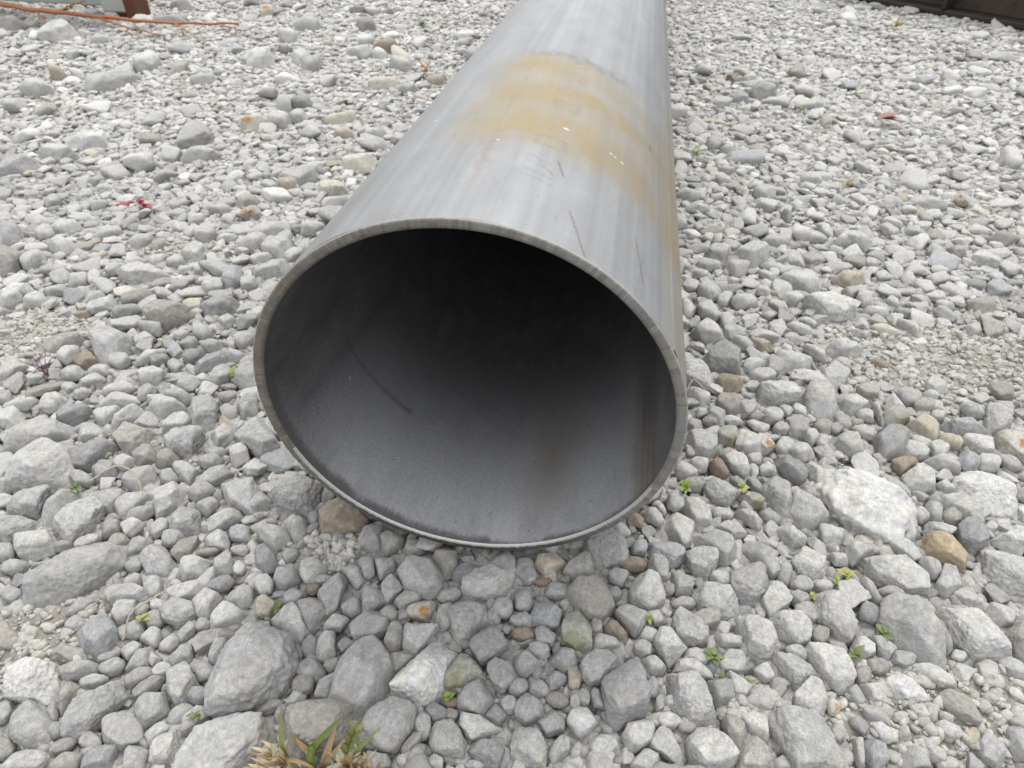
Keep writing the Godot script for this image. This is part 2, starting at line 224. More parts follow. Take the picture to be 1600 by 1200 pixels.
	"g -219 -49 56 19 -23 -13 -14 -18 14 -4 17 12 7 19 -3 8|small mid-grey elongated stone in front of the large pale grey stone",
	"p 497 -16 40 13 -17 -14 -3 -17 12 0 15 14 5 17 -9 4|small pale grey elongated stone behind the smooth pale pillow-shaped boulder",
	"g 81 181 44 15 -13 -2 2 -11 12 -3 10 5 -5 10|small mid-grey stone in front and left of the faceted grainy grey stone",
	"p -473 -1069 105 35 -61 3 32 -32 49 -13 14 26 -34 20|large pale grey elongated stone left of the cream flat stone with yellowish streaks",
	"p 512 133 38 13 -7 -8 5 -13 12 -6 5 7 -5 14 -10 7|small pale grey stone in front of the large pale oval boulder",
	"p -422 -221 68 23 -17 15 -13 -13 7 -16 20 -1 14 10|small pale grey stone right of the long narrow pale stone",
	"p 393 153 40 13 -11 -8 4 -9 12 0 6 10 -7 7|small pale grey stone left of the white triangular stone",
	"p 610 -144 59 20 -19 -7 -1 -14 13 -10 14 11 7 15 -11 8|small pale grey stone in front and right of the rounded cream stone",
	"g -106 52 50 17 -12 -4 -7 -13 11 -7 13 4 2 12 -9 10|small mid-grey rounded stone left of the rounded lime-grey boulder",
	"p 561 69 41 14 -11 -7 -5 -15 14 2 5 12 -4 12|small pale grey stone behind and right of the large pale oval boulder",
	"g 421 204 35 12 -8 -12 1 -10 10 1 5 10 -5 9|small mid-grey stone in front and left of the half-buried greyish brown stone",
	"g -340 -121 50 17 -22 11 -8 -10 15 -13 20 -6 3 12|small mid-grey elongated stone behind and left of the broad grainy grey stone",
	"w -1267 -2077 179 60 -38 26 -35 -34 1 -56 42 -20 33 29 -6 51|large whitish stone left of the whitish knob of stone",
	"o -52 66 47 16 -16 0 -3 -10 13 -9 13 0 5 12 -12 6|small rust-spotted stone behind the pale wedge-shaped triangular stone",
	"p -725 -342 63 21 -17 0 -10 -13 7 -21 19 -6 3 18 -9 21|medium pale grey stone behind the pale flattish boulder",
	"d -310 148 31 10 -11 12 -13 6 -7 -3 5 -12 12 -11 12 -4 3 7|narrow dark speckled stone tilted between pale ones, lower left",
	"d 97 120 45 15 -13 1 -5 -12 7 -10 12 6 -1 12|small dark grey rounded stone in front of the blunt cone-shaped olive grey stone",
	"p -422 -723 102 34 -26 13 -14 -20 16 -29 23 -18 12 25 -12 22|pale blocky stone at the left shoulder of the pipe",
	"w -874 -2149 185 62 -44 20 -29 -47 28 -60 44 1 17 50 -23 50|whitish knob of stone far back left of the pipe",
	"g -249 48 45 15 -16 2 -2 -13 10 -9 13 4 2 13|small mid-grey rounded stone behind the large egg-shaped pitted grey boulder",
	"g 87 202 42 14 -12 2 1 -10 11 -7 11 1 -6 11|small mid-grey elongated stone in front and left of the faceted grainy grey stone",
	"g -207 26 50 17 -13 4 -12 -11 9 -10 14 3 1 14|small mid-grey stone in front of the large pale grey stone",
	"c -373 -1004 100 33 -39 -3 -17 -25 40 -7 45 5 4 20 -29 17|medium cream elongated stone in front and left of the cream flat stone with yellowish streaks",
	"k -322 137 36 12 -13 3 -4 -8 9 -9 14 -1 -4 11|small dull brownish grey stone behind and left of the narrow dark speckled stone",
	"p 373 -30 56 19 -14 -8 0 -17 13 3 10 13 -3 15|small pale grey stone in front and left of the grey pear-shaped boulder",
	"g 385 173 38 13 -12 -4 -7 -8 7 -7 12 11 -9 3|small mid-grey stone behind and right of the dark grey angular pebble",
	"k -333 -11 49 16 -12 6 -11 -7 11 -15 10 7 -3 14|small dull brownish grey stone in front and left of the broad grainy grey stone",
	"g -336 -258 60 20 -17 1 -13 -20 5 -22 18 15 0 22|medium mid-grey stone behind the large smooth grey stone",
	"g -41 208 40 13 -9 3 -1 -12 8 -9 7 8 -6 10|small mid-grey stone in front and left of the five-sided smooth pale grey stone",
	"g -379 -132 54 18 -18 -6 -10 -21 17 0 11 21 -7 7|small mid-grey elongated stone in front and right of the long narrow pale stone",
	"p 451 -706 90 30 -24 -1 -4 -30 20 -27 21 9 0 32 -22 17|medium pale grey stone behind the big smooth oval stone",
	"p -503 -325 68 23 -20 -6 -3 -18 18 -8 15 12 -8 17|small pale grey rounded stone behind and right of the long narrow pale stone",
	"g 58 123 43 14 -11 4 -9 -7 3 -10 14 0 -2 11|small mid-grey stone in front of the rounded dark brown pebble",
	"g -484 -134 52 17 -15 1 -12 -15 9 -12 16 4 1 18|small mid-grey stone right of the big pale angular slab with a sloping ridge",
	"p 402 106 40 13 -11 0 -6 -8 8 -11 12 -6 7 7 -2 11 -11 7|small pale grey stone behind and right of the pale shield-shaped stone",
	"g 421 106 40 13 -9 -10 3 -11 12 3 -2 13 -7 5|small mid-grey stone behind and left of the white triangular stone",
	"g -267 -80 50 17 -7 13 -14 -20 -3 -18 11 -2 13 11 6 18|small mid-grey elongated stone right of the broad grainy grey stone",
	"g -417 61 38 13 -13 8 -11 -1 -1 -9 9 -10 14 -5 8 4 -5 10|small mid-grey elongated stone behind and left of the broad bluish grey stone",
	"u -476 -613 80 27 -23 -17 -11 -28 11 -22 22 17 6 27 -13 18|medium bluish grey stone left of the pale brick-shaped stone",
	"p -1488 -1780 149 50 -56 3 -36 -24 16 -27 54 -8 12 34|large pale grey elongated stone behind the dark brown-grey boulder",
	"t 666 -606 86 29 -30 0 -10 -17 25 -12 26 6 -5 20|flat beige stone farther back right of the rough white block",
	"g -282 9 44 15 -12 -4 -1 -19 8 -6 10 13 -3 14|small mid-grey stone in front of the broad grainy grey stone",
	"k 358 -264 64 21 -15 -6 -9 -16 16 -12 11 16 -3 17 -17 3|small dull brownish grey rounded stone behind and right of the upright smooth pale egg stone",
	"g 208 15 53 18 -13 -6 -3 -17 11 -2 8 14 -2 14|small mid-grey elongated stone in front and left of the pale bluish angular stone",
	"p 441 -8 59 20 -16 -8 15 -7 17 1 -8 13|small pale grey stone behind and left of the smooth pale pillow-shaped boulder",
	"p 583 -169 55 18 -15 1 -5 -17 8 -11 16 5 7 13 -9 12|small pale grey rounded stone in front and left of the rounded cream stone",
	"g -27 72 41 14 -10 1 -4 -13 8 -17 7 11 -4 17|small mid-grey elongated stone left of the boxy many-sided grey stone",
	"g -399 -326 66 22 -15 15 -13 -7 2 -22 13 -12 15 7 0 18|small mid-grey stone behind and left of the large smooth grey stone",
	"g 523 35 42 14 -16 3 -5 -9 16 -9 10 5 -8 11|small mid-grey elongated stone right of the smooth pale pillow-shaped boulder",
	"p -582 -709 87 29 -20 12 -15 -25 4 -33 21 -4 12 27 -2 30|medium pale grey elongated stone behind the small cream-yellow pebble",
	"p 588 -684 66 22 -36 -13 -11 -19 33 1 26 17 -11 14|medium pale grey elongated stone behind the large pale rounded stone",
	"g -411 -63 39 13 -17 10 -17 3 -2 -9 16 -11 19 -7 9 4 -8 11|small mid-grey elongated stone right of the large pale smooth boulder",
	"g 844 -1745 154 51 -39 -14 2 -40 40 -21 36 18 -15 38 -33 20|pale grey block far back right of the pipe",
	"p -354 -200 56 19 -16 -4 -8 -19 12 -12 13 11 -1 20|small pale grey stone left of the large smooth grey stone",
	"p 487 133 32 11 -8 -4 3 -12 13 -1 -3 11 -12 5|small pale grey stone behind the half-buried greyish brown stone",
	"g -88 41 44 15 -11 -7 -1 -17 13 -1 -1 17 -7 9|small mid-grey stone left of the rounded lime-grey boulder",
	"p -536 -200 59 20 -14 8 -16 -6 -10 -11 9 -11 17 -3 15 7 -4 13|small pale grey stone left of the long narrow pale stone",
	"g 232 34 47 16 -10 -12 2 -12 12 -1 8 12 -8 9|small mid-grey stone in front and right of the pale bluish angular stone",
	"g -68 122 39 13 -9 7 -9 -6 4 -11 14 -6 1 9 -6 14|small mid-grey stone left of the long whitish speckled stone",
	"g -267 172 31 10 -10 6 -8 -3 2 -10 10 -8 9 1 3 7 -7 9|small mid-grey stone right of the round evenly grey stone",
	"p -674 -524 53 18 -22 15 -21 1 17 -26 24 -10 7 11 -12 22|medium pale grey elongated stone behind the broad pale stone with a bent front edge",
	"g 441 -215 56 19 -11 -13 7 -19 17 -6 1 21 -14 10|small mid-grey stone behind and right of the small brownish stone with a rust spot",
	"k -159 145 39 13 -11 -3 -7 -8 6 -8 10 -4 10 5 1 9 -8 6|small dull brownish grey stone behind the large dark brownish boulder",
	"g -327 120 42 14 -10 10 -4 -10 4 -13 11 5 -1 9|small mid-grey stone in front and right of the broad bluish grey stone",
	"p -321 -163 52 17 -18 -4 -11 -14 6 -14 17 5 4 19|small pale grey stone in front and left of the large smooth grey stone",
	"p 963 -682 65 22 -29 -9 -3 -22 26 5 18 21 -11 12|medium pale grey elongated stone right of the flat beige stone",
	"g -350 36 40 13 -7 7 -12 -7 -3 -14 5 -9 11 3 10 11 -1 12|small mid-grey stone behind and right of the broad bluish grey stone",
	"g -136 146 41 14 -8 10 -6 -6 6 -14 8 -4 4 11|small mid-grey elongated stone behind the large dark brownish boulder",
	"p 419 -32 50 17 -14 -7 -3 -11 17 -3 6 11 -12 6|small pale grey stone in front and right of the grey pear-shaped boulder",
	"k -443 -160 56 19 -16 -1 -7 -17 13 -7 14 10 3 15 -11 8|small dull brownish grey stone in front and right of the long narrow pale stone",
	"t -220 61 43 14 -11 -6 -2 -14 12 -1 7 10 -6 11|small beige stone behind the large egg-shaped pitted grey boulder",
	"d -430 -356 52 17 -23 21 -15 -1 13 -24 24 -7 0 11 -17 23|medium dark grey elongated stone in front of the small cream-yellow pebble",
	"p 306 -40 41 14 -20 -4 -5 -11 14 -3 18 7 -4 9|small pale grey elongated stone in front and left of the greenish cream block",
	"p -299 -24 45 15 -17 -2 -1 -15 15 4 15 12 -7 8|small pale grey stone in front and left of the broad grainy grey stone",
	"g 185 125 43 14 -10 -5 1 -12 11 1 7 8 -7 9|small mid-grey stone behind and right of the large teardrop grey boulder with dark pits",
	"p 536 -260 65 22 -15 -9 4 -16 20 3 4 13 -13 12|small pale grey rounded stone right of the large greyish cream boulder",
	"g -132 23 46 15 -16 -7 -9 -13 9 -6 12 8 6 16|small mid-grey elongated stone left of the rounded lime-grey boulder",
	"y 340 -196 58 19 -14 -7 -3 -15 17 -12 12 5 -4 19 -12 12|stone with a green mossy patch right of the pipe mouth",
	"p 546 -37 58 19 -23 -4 11 -7 20 0 9 9 -18 2|small pale grey elongated stone behind and left of the flat tan-orange stone",
	"k -98 -22 54 18 -14 -1 -9 -12 16 -5 10 7 0 14|small dull brownish grey stone behind and left of the rounded lime-grey boulder",
	"p 139 101 39 13 -12 -2 -6 -9 10 -6 14 5 -11 8|small pale grey stone in front and left of the small brown triangular stone",
	"g 435 119 38 13 -12 3 -9 -5 -3 -8 11 -6 13 -1 6 7 -2 9|small mid-grey stone in front of the big warm grey split block with a sharp ridge",
	"p -625 -266 58 19 -11 8 -15 -11 4 -17 15 -5 9 15 -3 18|small pale grey stone behind and right of the pale flattish boulder",
	"p 446 186 35 12 -8 -6 0 -8 9 -3 10 3 4 8 -3 7 -10 0|small pale grey stone in front and left of the half-buried greyish brown stone",
	"p 537 52 34 11 -13 -6 -4 -12 13 3 8 11 -5 7|small pale grey elongated stone behind the large pale oval boulder",
	"u 334 -239 50 17 -12 -4 -3 -21 12 -18 13 -3 3 20 -8 22|upright smooth pale egg stone right of the pipe mouth",
	"b 371 -312 59 20 -19 -3 -6 -15 14 -10 18 4 7 13 -13 11|brown pebble beside the right rim of the pipe",
	"o -687 -1440 135 45 -27 26 -23 -34 29 -23 34 5 -9 35|stone with a small bright rust spot far back left of the pipe",
	"b 150 87 44 15 -11 -6 -2 -14 12 7 7 12 -7 3|small brown triangular stone below the right end of the pipe lip",
	"y 342 -84 45 15 -13 -7 -8 -12 5 -10 13 1 4 15 -7 6|greenish cream block under the yellowing sprout",
	"b -625 -365 57 19 -16 4 -13 -12 2 -15 20 3 0 16|tan-brown pebble at left beside a white one",
	"o 385 -180 52 17 -7 -16 4 -17 12 3 -2 20 -9 10|small brownish stone with a rust spot right of the mossy one",
	"d -587 -2716 172 57 -38 19 -37 -72 18 -68 46 47 -1 70|grey square stone standing far back left of the pipe",
	"b 56 92 29 10 -12 -1 -3 -7 5 -7 12 0 10 4 -1 7 -11 3|rounded dark brown pebble below the pipe mouth",
	"d 366 182 26 9 -7 -5 1 -9 8 3 1 9 -7 2|dark grey angular pebble at lower right",
	"o 348 164 25 8 -6 -1 -2 -7 6 -7 7 0 3 6 -4 8 -6 6|small stone with a rusty yellow patch at the lower right",
	"t 450 -406 47 16 -17 -10 -9 -16 7 -6 19 10 -1 13|small peach-coloured pebble right of the pipe",
	"c -518 -523 51 17 -20 2 -7 -10 13 -13 15 5 1 14|small cream-yellow pebble left of the pipe",
	"u 757 -1699 92 31 -29 -13 -12 -31 34 5 23 24 -19 15|flat bluish grey stone far back right of the pipe",
	"r 79 30 20 7 -10 -1 -2 -5 8 -3 10 1 7 3 -2 5 -9 2|small reddish brown pebble just below the pipe lip",
	"b 797 -1930 79 26 -19 -7 -1 -36 22 -28 10 28 -15 35|small tan-brown cube of stone far back right of the pipe",
	"g 34 63 42 14 -12 1 -6 -10 5 -11 11 -3 9 7 2 11 -8 8|",
	"g -352 127 37 12 -12 3 -11 -2 -1 -8 6 -8 12 -1 7 6 -2 8|",
	"g -69 53 41 14 -14 1 -4 -10 16 -5 13 2 -6 11|",
	"g -38 182 31 10 -8 1 -6 -8 -2 -12 5 -10 7 5 5 10 -2 11|",
	"k -2123 -2708 190 63 -45 31 -51 -28 -2 -45 63 1 30 34|",
	"p -885 -678 84 28 -18 5 -15 -17 7 -27 19 -2 7 25 -8 22|",
	"p 230 116 35 12 -12 0 -9 -7 0 -9 9 -5 11 3 5 9 -3 8|",
	"p 657 -777 65 22 -33 -11 -1 -18 34 5 26 14 -2 15 -26 2|",
	"p -629 -1474 130 43 -37 -18 -23 -57 34 -8 32 41 -12 38|",
	"g 363 34 43 14 -13 2 -7 -8 5 -9 11 -6 12 4 3 9 -6 9|",
	"p -283 188 24 8 -10 2 1 -10 11 -6 -2 12|",
	"p -478 -750 84 28 -32 2 -20 -12 20 -19 26 -1 9 21 -18 11|",
	"p 397 -562 83 28 -17 -13 -1 -25 23 3 12 18 -5 19 -19 4|",
	"g -353 -27 45 15 -10 7 -13 -6 -3 -11 6 -9 13 -1 8 9 -2 11|",
	"k 406 127 36 12 -10 -3 -4 -7 6 -8 12 1 8 5 0 8 -11 4|",
	"p -229 34 38 13 -11 0 -11 -11 0 -12 11 -1 11 10 1 13|",
	"g 78 95 39 13 -10 -8 -2 -11 12 0 7 10 -9 6|",
	"t 641 -186 52 17 -16 -2 -6 -13 15 -7 11 7 2 16 -8 8|",
	"p -450 -21 41 14 -14 4 -12 -3 2 -11 11 -9 13 1 4 8 -6 10|",
	"d -257 155 35 12 -10 3 -10 -4 -6 -7 5 -7 12 1 7 7 2 8|",
	"g -346 -98 47 16 -15 4 -11 -9 8 -10 18 -1 -1 12|",
	"p 971 -933 80 27 -35 -13 -8 -25 25 -3 42 22 -2 16 -33 3|",
	"k -625 -544 62 21 -21 8 -20 -6 19 -19 23 -6 11 10 -15 18|",
	"g 625 -276 57 19 -15 -5 -10 -11 5 -16 16 -6 14 6 -1 15 -12 12|",
	"p -857 -734 85 28 -27 -1 -19 -27 10 -14 28 1 12 28|",
	"d 422 69 38 13 -11 -1 -1 -12 7 -8 10 4 2 12 -10 5|",
	"g -446 -277 67 22 -22 1 -19 -9 0 -11 12 -7 23 1 12 11 -3 10|",
	"d -277 33 37 12 -13 7 -11 -2 -2 -9 6 -10 13 -4 7 7 1 10|",
	"g -253 110 43 14 -7 7 -6 -10 8 -10 7 2 0 14|",
	"p 190 178 33 11 -11 0 -6 -6 2 -8 9 -4 10 3 4 7 -6 7|",
	"p 430 -167 56 19 -17 0 -2 -13 11 -10 15 6 -5 13|",
	"g -339 196 26 9 -10 -1 -10 -7 -3 -8 8 -2 11 4 7 8 -4 5|",
	"k -413 -155 50 17 -11 7 -13 -7 -7 -13 7 -11 14 0 11 9 0 13|",
	"u 646 -150 48 16 -13 2 4 -20 14 -5 6 11 -10 16|",
	"p -668 -262 47 16 -18 11 -18 2 -4 -9 11 -13 21 -9 10 6 -6 12|",
	"k -331 75 37 12 -11 -4 -5 -10 6 -8 10 -2 8 9 -1 10 -7 6|",
	"g 93 42 38 13 -12 4 -10 -6 -2 -10 9 -7 13 1 9 7 -4 9|",
	"c -384 -1846 118 39 -46 2 -25 -25 35 -27 48 0 11 27 -35 24|",
	"g 435 43 46 15 -7 -12 1 -16 5 -8 6 14 1 16 -7 0|",
	"g -119 12 37 12 -12 -8 -6 -14 5 -12 10 9 2 18|",
	"g -539 -8 39 13 -12 -3 -10 -11 6 -8 11 -2 12 8 0 11 -8 5|",
	"u -277 -34 43 14 -11 3 -12 -8 1 -12 8 -7 12 4 9 11 -6 9|",
	"g 516 12 41 14 -7 -9 -2 -14 10 -4 5 11 -3 13 -8 4|",
	"k -413 202 28 9 -4 5 -9 -4 -5 -9 3 -6 7 -1 9 6 2 9|",
	"g 56 54 39 13 -9 -5 -1 -13 4 -12 10 -1 6 10 -2 12 -8 8|",
	"k -186 165 30 10 -13 2 -4 -5 4 -7 14 -4 9 2 -3 7 -12 5|",
	"p -140 80 38 13 -12 2 -5 -9 14 -5 6 7 -10 8|",
	"d -27 171 38 13 -11 -2 -6 -10 10 -1 10 7 -2 8|",
	"p -532 -238 58 19 -13 7 -12 -8 11 -17 12 0 3 18|",
	"g -518 12 39 13 -13 -2 -5 -9 6 -8 12 -2 12 4 2 9 -9 6|",
	"g 486 97 47 16 -1 -15 6 -20 4 11 -5 17 -7 7|",
	"d 29 173 40 13 -11 2 0 -11 11 1 2 9|",
	"p -466 -148 48 16 -16 -1 -2 -13 16 -4 6 12 -9 9|",
	"w 385 188 27 9 -8 -8 0 -9 10 3 3 9 -5 6|",
	"g -192 50 39 13 -11 -1 -2 -11 13 -4 5 8 -8 9|",
	"p -472 -442 69 23 -18 -9 -9 -25 13 -2 19 13 6 20 -9 9|",
	"g 356 205 37 12 -1 -11 8 -12 2 7 -4 14 -6 7|",
	"g -836 -2693 174 58 -60 -8 -30 -37 48 -30 45 33 -36 30|",
	"g -432 169 33 11 -5 5 -7 -4 -4 -11 2 -9 7 1 5 9 2 11|",
	"g 435 170 28 9 -8 -2 1 -9 8 -7 10 -2 3 7 -6 8 -9 6|",
	"p -659 -379 67 22 -14 9 -10 -13 9 -17 13 -4 5 19|",
	"p 455 -532 68 23 -22 -4 -12 -16 22 -7 19 9 -7 17|",
	"t 105 136 31 10 -6 -10 2 -13 8 -1 4 11 -6 11|",
	"g 705 -250 49 16 -12 -9 -1 -16 13 -3 8 15 -10 9|",
	"g -99 12 41 14 -13 -8 9 -10 12 0 -3 15|",
	"p 267 99 40 13 -14 -4 -7 -7 13 -4 11 6 -9 6|",
	"p 617 -172 47 16 -12 -4 -7 -10 7 -14 14 -4 11 4 -1 14 -12 11|",
	"g 698 -148 40 13 -12 -5 -7 -14 6 -9 11 -2 10 12 0 12 -7 7|",
	"p -375 -813 79 26 -19 21 -20 -2 -12 -17 17 -20 25 -9 9 17|",
	"k -415 -22 40 13 -11 3 -9 -9 -1 -11 7 -7 12 1 4 11 -6 8|",
	"g -507 -119 45 15 -16 -4 -17 -9 -8 -12 12 -2 16 4 14 11 -1 9|",
	"p -541 -295 51 17 -19 8 -21 0 -1 -10 17 -9 22 -3 10 7 -8 10|",
	"k 637 -258 53 18 -12 -6 -1 -14 7 -13 14 -6 9 11 -1 14 -14 6|",
	"g 559 -66 44 15 -9 2 -1 -16 9 -15 10 -1 -1 16 -10 13|",
	"p -356 -936 75 25 -30 -3 17 -23 32 -16 14 12 -16 24|",
	"p 472 -649 76 25 -24 -7 1 -18 23 -7 17 10 -8 20|",
	"k -68 -15 38 13 -11 6 -11 -5 -4 -10 8 -8 13 2 11 6 -4 10|",
	"d -161 106 36 12 -9 1 -8 -5 -1 -11 8 -6 8 2 4 9 -3 10|",
	"p -571 -364 60 20 -16 6 -13 -17 5 -13 17 1 9 18|",
	"p -799 -535 69 23 -18 6 -9 -22 22 0 12 13 -10 15|",
	"c -456 -1501 94 31 -48 5 -24 -18 36 -23 52 -2 13 16 -26 28|",
	"g -390 -16 38 13 -10 3 -5 -10 13 -8 5 6 -6 13|",
	"p -705 -754 80 27 -19 15 -16 -15 13 -20 21 0 6 20|",
	"g -412 80 32 11 -12 -1 -6 -8 1 -8 12 0 10 6 -1 8 -7 6|",
	"p 425 -325 56 19 -21 -3 -8 -12 15 -8 19 6 -4 13|",
	"g 349 19 36 12 -5 -9 8 -14 10 -3 -3 17 -10 6|",
	"p 669 -147 48 16 -13 -1 -6 -11 14 -9 11 7 4 11 -15 7|",
	"p 582 -758 67 22 -28 -7 -7 -21 27 0 17 17 -5 16|",
	"p 384 -498 73 24 -20 -12 11 -18 16 12 7 20 -15 5|",
	"g 162 24 39 13 -11 -3 -3 -10 13 -4 3 12 -9 5|",
	"r 314 -137 51 17 -11 -9 -4 -15 6 -11 11 8 3 16 -8 7|",
	"g -347 87 35 12 -9 1 -9 -6 1 -10 6 -7 9 4 3 9 -5 7|",
	"p -794 -793 68 23 -25 10 -13 -12 18 -19 25 -5 -3 21|",
	"t -1523 -1961 144 48 -33 -16 -10 -49 26 0 30 21 1 41|",
	"g -354 -150 45 15 -13 5 -15 -3 -5 -10 11 -8 15 -2 10 8 -1 10|",
	"w -848 -543 68 23 -16 1 -11 -17 11 -14 17 2 6 18 -11 14|",
	"k -361 200 28 9 -7 6 -7 -3 -2 -7 6 -6 8 -2 5 4 -1 7|",
	"g -24 47 32 11 -13 4 -10 -4 1 -8 7 -8 14 -2 6 7 -5 8|",
	"b 182 7 36 12 -13 4 -12 -5 -5 -8 10 -6 14 1 8 7 -6 7|",
	"p -990 -1876 127 42 -50 -7 -27 -22 36 -23 37 19 -16 26|",
	"p -760 -607 65 22 -19 -2 -16 -15 7 -20 20 9 -2 22|",
	"p 414 -237 53 18 -13 -6 -4 -14 11 -10 13 3 4 14 -10 12|",
	"k 362 93 33 11 -8 -4 0 -10 8 -7 9 -1 5 6 -3 10 -9 5|",
	"g -259 132 32 11 -8 3 -9 -5 -2 -9 4 -7 10 1 7 7 0 8|",
	"p -409 -44 43 14 -11 0 -3 -12 12 -5 1 15|",
	"p -502 -583 67 22 -17 8 -15 -15 7 -19 21 7 -1 18|",
	"p 269 -131 47 16 -14 -1 -5 -14 9 -6 15 6 -3 12|",
	"g 50 146 31 10 -9 3 -7 -5 -3 -8 6 -6 10 0 5 7 -2 8|",
	"p 41 163 31 10 -8 3 -8 -3 -2 -8 5 -7 9 0 7 6 -4 8|",
	"g -127 61 37 12 -11 -1 1 -11 8 -7 9 6 0 10 -9 5|",
	"g 126 158 35 12 -7 -5 -3 -11 4 -7 7 10 -4 7|",
	"k 206 182 30 10 -9 2 -5 -6 1 -8 9 -3 8 4 0 7 -6 6|",
	"p 521 171 27 9 -9 0 -6 -4 1 -8 9 -5 9 1 3 6 -7 7|",
	"g 71 109 31 10 -10 1 -9 -6 1 -8 8 -5 11 3 4 8 -4 7|",
	"p 725 -752 89 30 -35 5 -10 -13 26 -12 19 14 -15 9|",
	"p -326 96 36 12 -12 1 -6 -8 7 -7 9 7 4 9|",
	"k 389 135 30 10 -7 -3 -2 -8 5 -9 9 -3 3 7 -4 9 -8 7|",
	"p -888 -814 82 27 -20 14 -13 -18 15 -18 21 -7 6 20|",
	"p 276 27 37 12 -13 -2 -4 -9 11 -4 9 7 -3 9|",
	"p 247 -83 45 15 -9 -7 3 -16 9 -7 9 9 -2 14 -10 8|",
	"p -376 -43 42 14 -11 2 -5 -13 7 -10 10 4 0 14|",
	"g 355 52 37 12 -11 0 -9 -5 1 -9 11 -4 9 4 2 8 -5 8|",
	"g 503 157 28 9 -8 -3 3 -8 9 -5 9 1 3 6 -7 7 -10 4|",
	"p 412 -178 42 14 -15 4 2 -17 15 -7 5 12 -8 14|",
	"b 556 -142 50 17 -15 -5 -3 -10 20 -6 12 2 -8 14|",
	"p -529 -377 49 16 -16 21 -11 -5 15 -22 19 -10 3 8 -11 23|",
	"g -392 -418 63 21 -16 5 -11 -16 10 -15 16 0 3 21|",
	"k 87 158 25 8 -11 0 -9 -6 -2 -7 9 -2 11 4 5 7 -5 5|",
	"g 373 155 33 11 -6 -7 4 -10 7 6 -1 10 -6 3|",
	"p -364 141 35 12 -12 2 -9 -2 2 -6 12 -4 11 0 3 5 -8 6|",
	"p 331 111 31 10 -9 -5 0 -8 7 -4 10 4 6 8 -5 6 -10 0|",
	"p 431 215 25 8 -10 -1 -7 -3 1 -6 9 -3 9 2 3 5 -7 5|",
	"p -341 109 31 10 -11 0 -2 -9 8 -5 8 3 0 10|",
	"k -433 -43 42 14 -9 2 -7 -12 5 -10 11 4 -3 13|",
	"p -589 -781 86 29 -25 -5 -10 -21 25 -3 14 17 -7 16|",
	"k -547 -935 80 27 -28 -1 -12 -19 23 -12 23 10 -5 21|",
	"g -293 89 32 11 -8 2 -1 -11 6 -9 8 0 0 10 -6 8|",
	"c 666 -447 49 16 -19 -14 1 -13 23 11 12 14 -14 5|",
	"b -439 -2319 161 54 -56 -1 -18 -36 39 -19 45 4 16 40|",
	"g 382 -253 48 16 -10 -5 -3 -20 16 -5 5 11 -10 20|",
	"k 577 -60 37 12 -11 -2 1 -11 9 -10 11 1 7 7 -2 11 -12 5|",
	"p 319 -279 54 18 -15 -13 -7 -16 15 0 13 11 -1 15 -11 1|",
	"g 70 148 30 10 -9 -5 -5 -8 3 -7 10 2 8 6 0 8 -8 2|",
	"g -330 -76 42 14 -15 0 2 -12 12 -5 4 13|",
	"p -334 -1373 94 31 -26 4 -22 -21 14 -25 32 -3 14 19 -17 27|",
	"k 1047 -762 77 26 -26 -7 0 -15 32 0 0 14 -11 15|",
	"g 229 57 33 11 -13 2 -11 -4 1 -7 9 -5 13 1 7 6 -5 6|",
	"t 465 191 25 8 -7 -2 0 -7 6 -7 8 -1 5 4 -3 8 -7 6|",
	"p -455 -1118 77 26 -33 7 -14 -16 9 -20 38 -1 -8 21|",
	"g -398 -124 39 13 -15 -7 -1 -13 14 2 8 12 -5 9|",
	"g 177 107 33 11 -9 -3 -2 -8 4 -8 9 -3 6 7 0 9 -9 4|",
	"k -47 198 28 9 -9 7 -7 1 1 -8 8 -9 9 -5 5 2 -5 9|",
	"p 292 133 37 12 -10 -3 5 -9 8 5 -2 9|",
	"d -627 -504 54 18 -23 2 -18 -6 21 -12 24 -3 -9 15|",
	"p -629 -332 53 18 -15 2 -7 -14 9 -12 12 8 2 16|",
	"p 627 -992 79 26 -25 -7 -1 -20 24 -11 23 9 -3 20 -24 6|",
	"p -481 63 33 11 -9 1 -6 -6 0 -9 7 -6 9 2 1 9 -4 8|",
	"p -560 -422 52 17 -16 -2 -9 -12 5 -13 20 0 -5 17|",
	"p -649 -1617 143 48 -24 -5 -10 -48 17 -18 26 22 -9 38|",
	"g 86 140 36 12 -9 0 -1 -9 12 -1 -5 9|",
	"p 216 -57 45 15 -11 -7 -3 -14 5 -7 10 8 5 13 -6 5|",
	"g -522 -882 74 25 -24 8 -12 -16 11 -21 23 7 -1 20|",
	"p 672 -542 63 21 -14 -4 4 -25 14 -15 8 19 -11 20|",
	"p -306 102 29 10 -9 3 0 -10 9 -4 3 8 -5 7|",
	"p 290 -145 46 15 -15 -2 -2 -11 13 -8 8 9 -4 11|",
	"g 454 215 30 10 -8 4 0 -10 7 1 2 7|",
	"p 543 -543 61 20 -16 -7 -5 -17 10 -13 16 9 1 17 -11 10|",
	"p -538 -2257 125 42 -46 9 -41 -20 41 -26 42 1 10 33|",
	"p 419 -353 56 19 -17 5 -9 -10 16 -13 14 5 -9 14|",
	"g -673 -2083 147 49 -33 23 -11 -46 24 -45 28 13 -4 49|",
	"g -361 -246 45 15 -14 -4 -7 -17 13 -2 14 9 -3 14|",
	"g -86 70 34 11 -10 -1 -6 -7 1 -8 9 -3 8 5 3 8 -6 6|",
	"p -929 -801 64 21 -20 -2 -14 -25 5 -18 25 8 -2 24|",
	"d -460 -375 54 18 -13 9 -9 -12 12 -13 13 2 -2 16|",
	"p 447 -980 72 24 -28 -4 -13 -21 21 -6 26 11 1 19|",
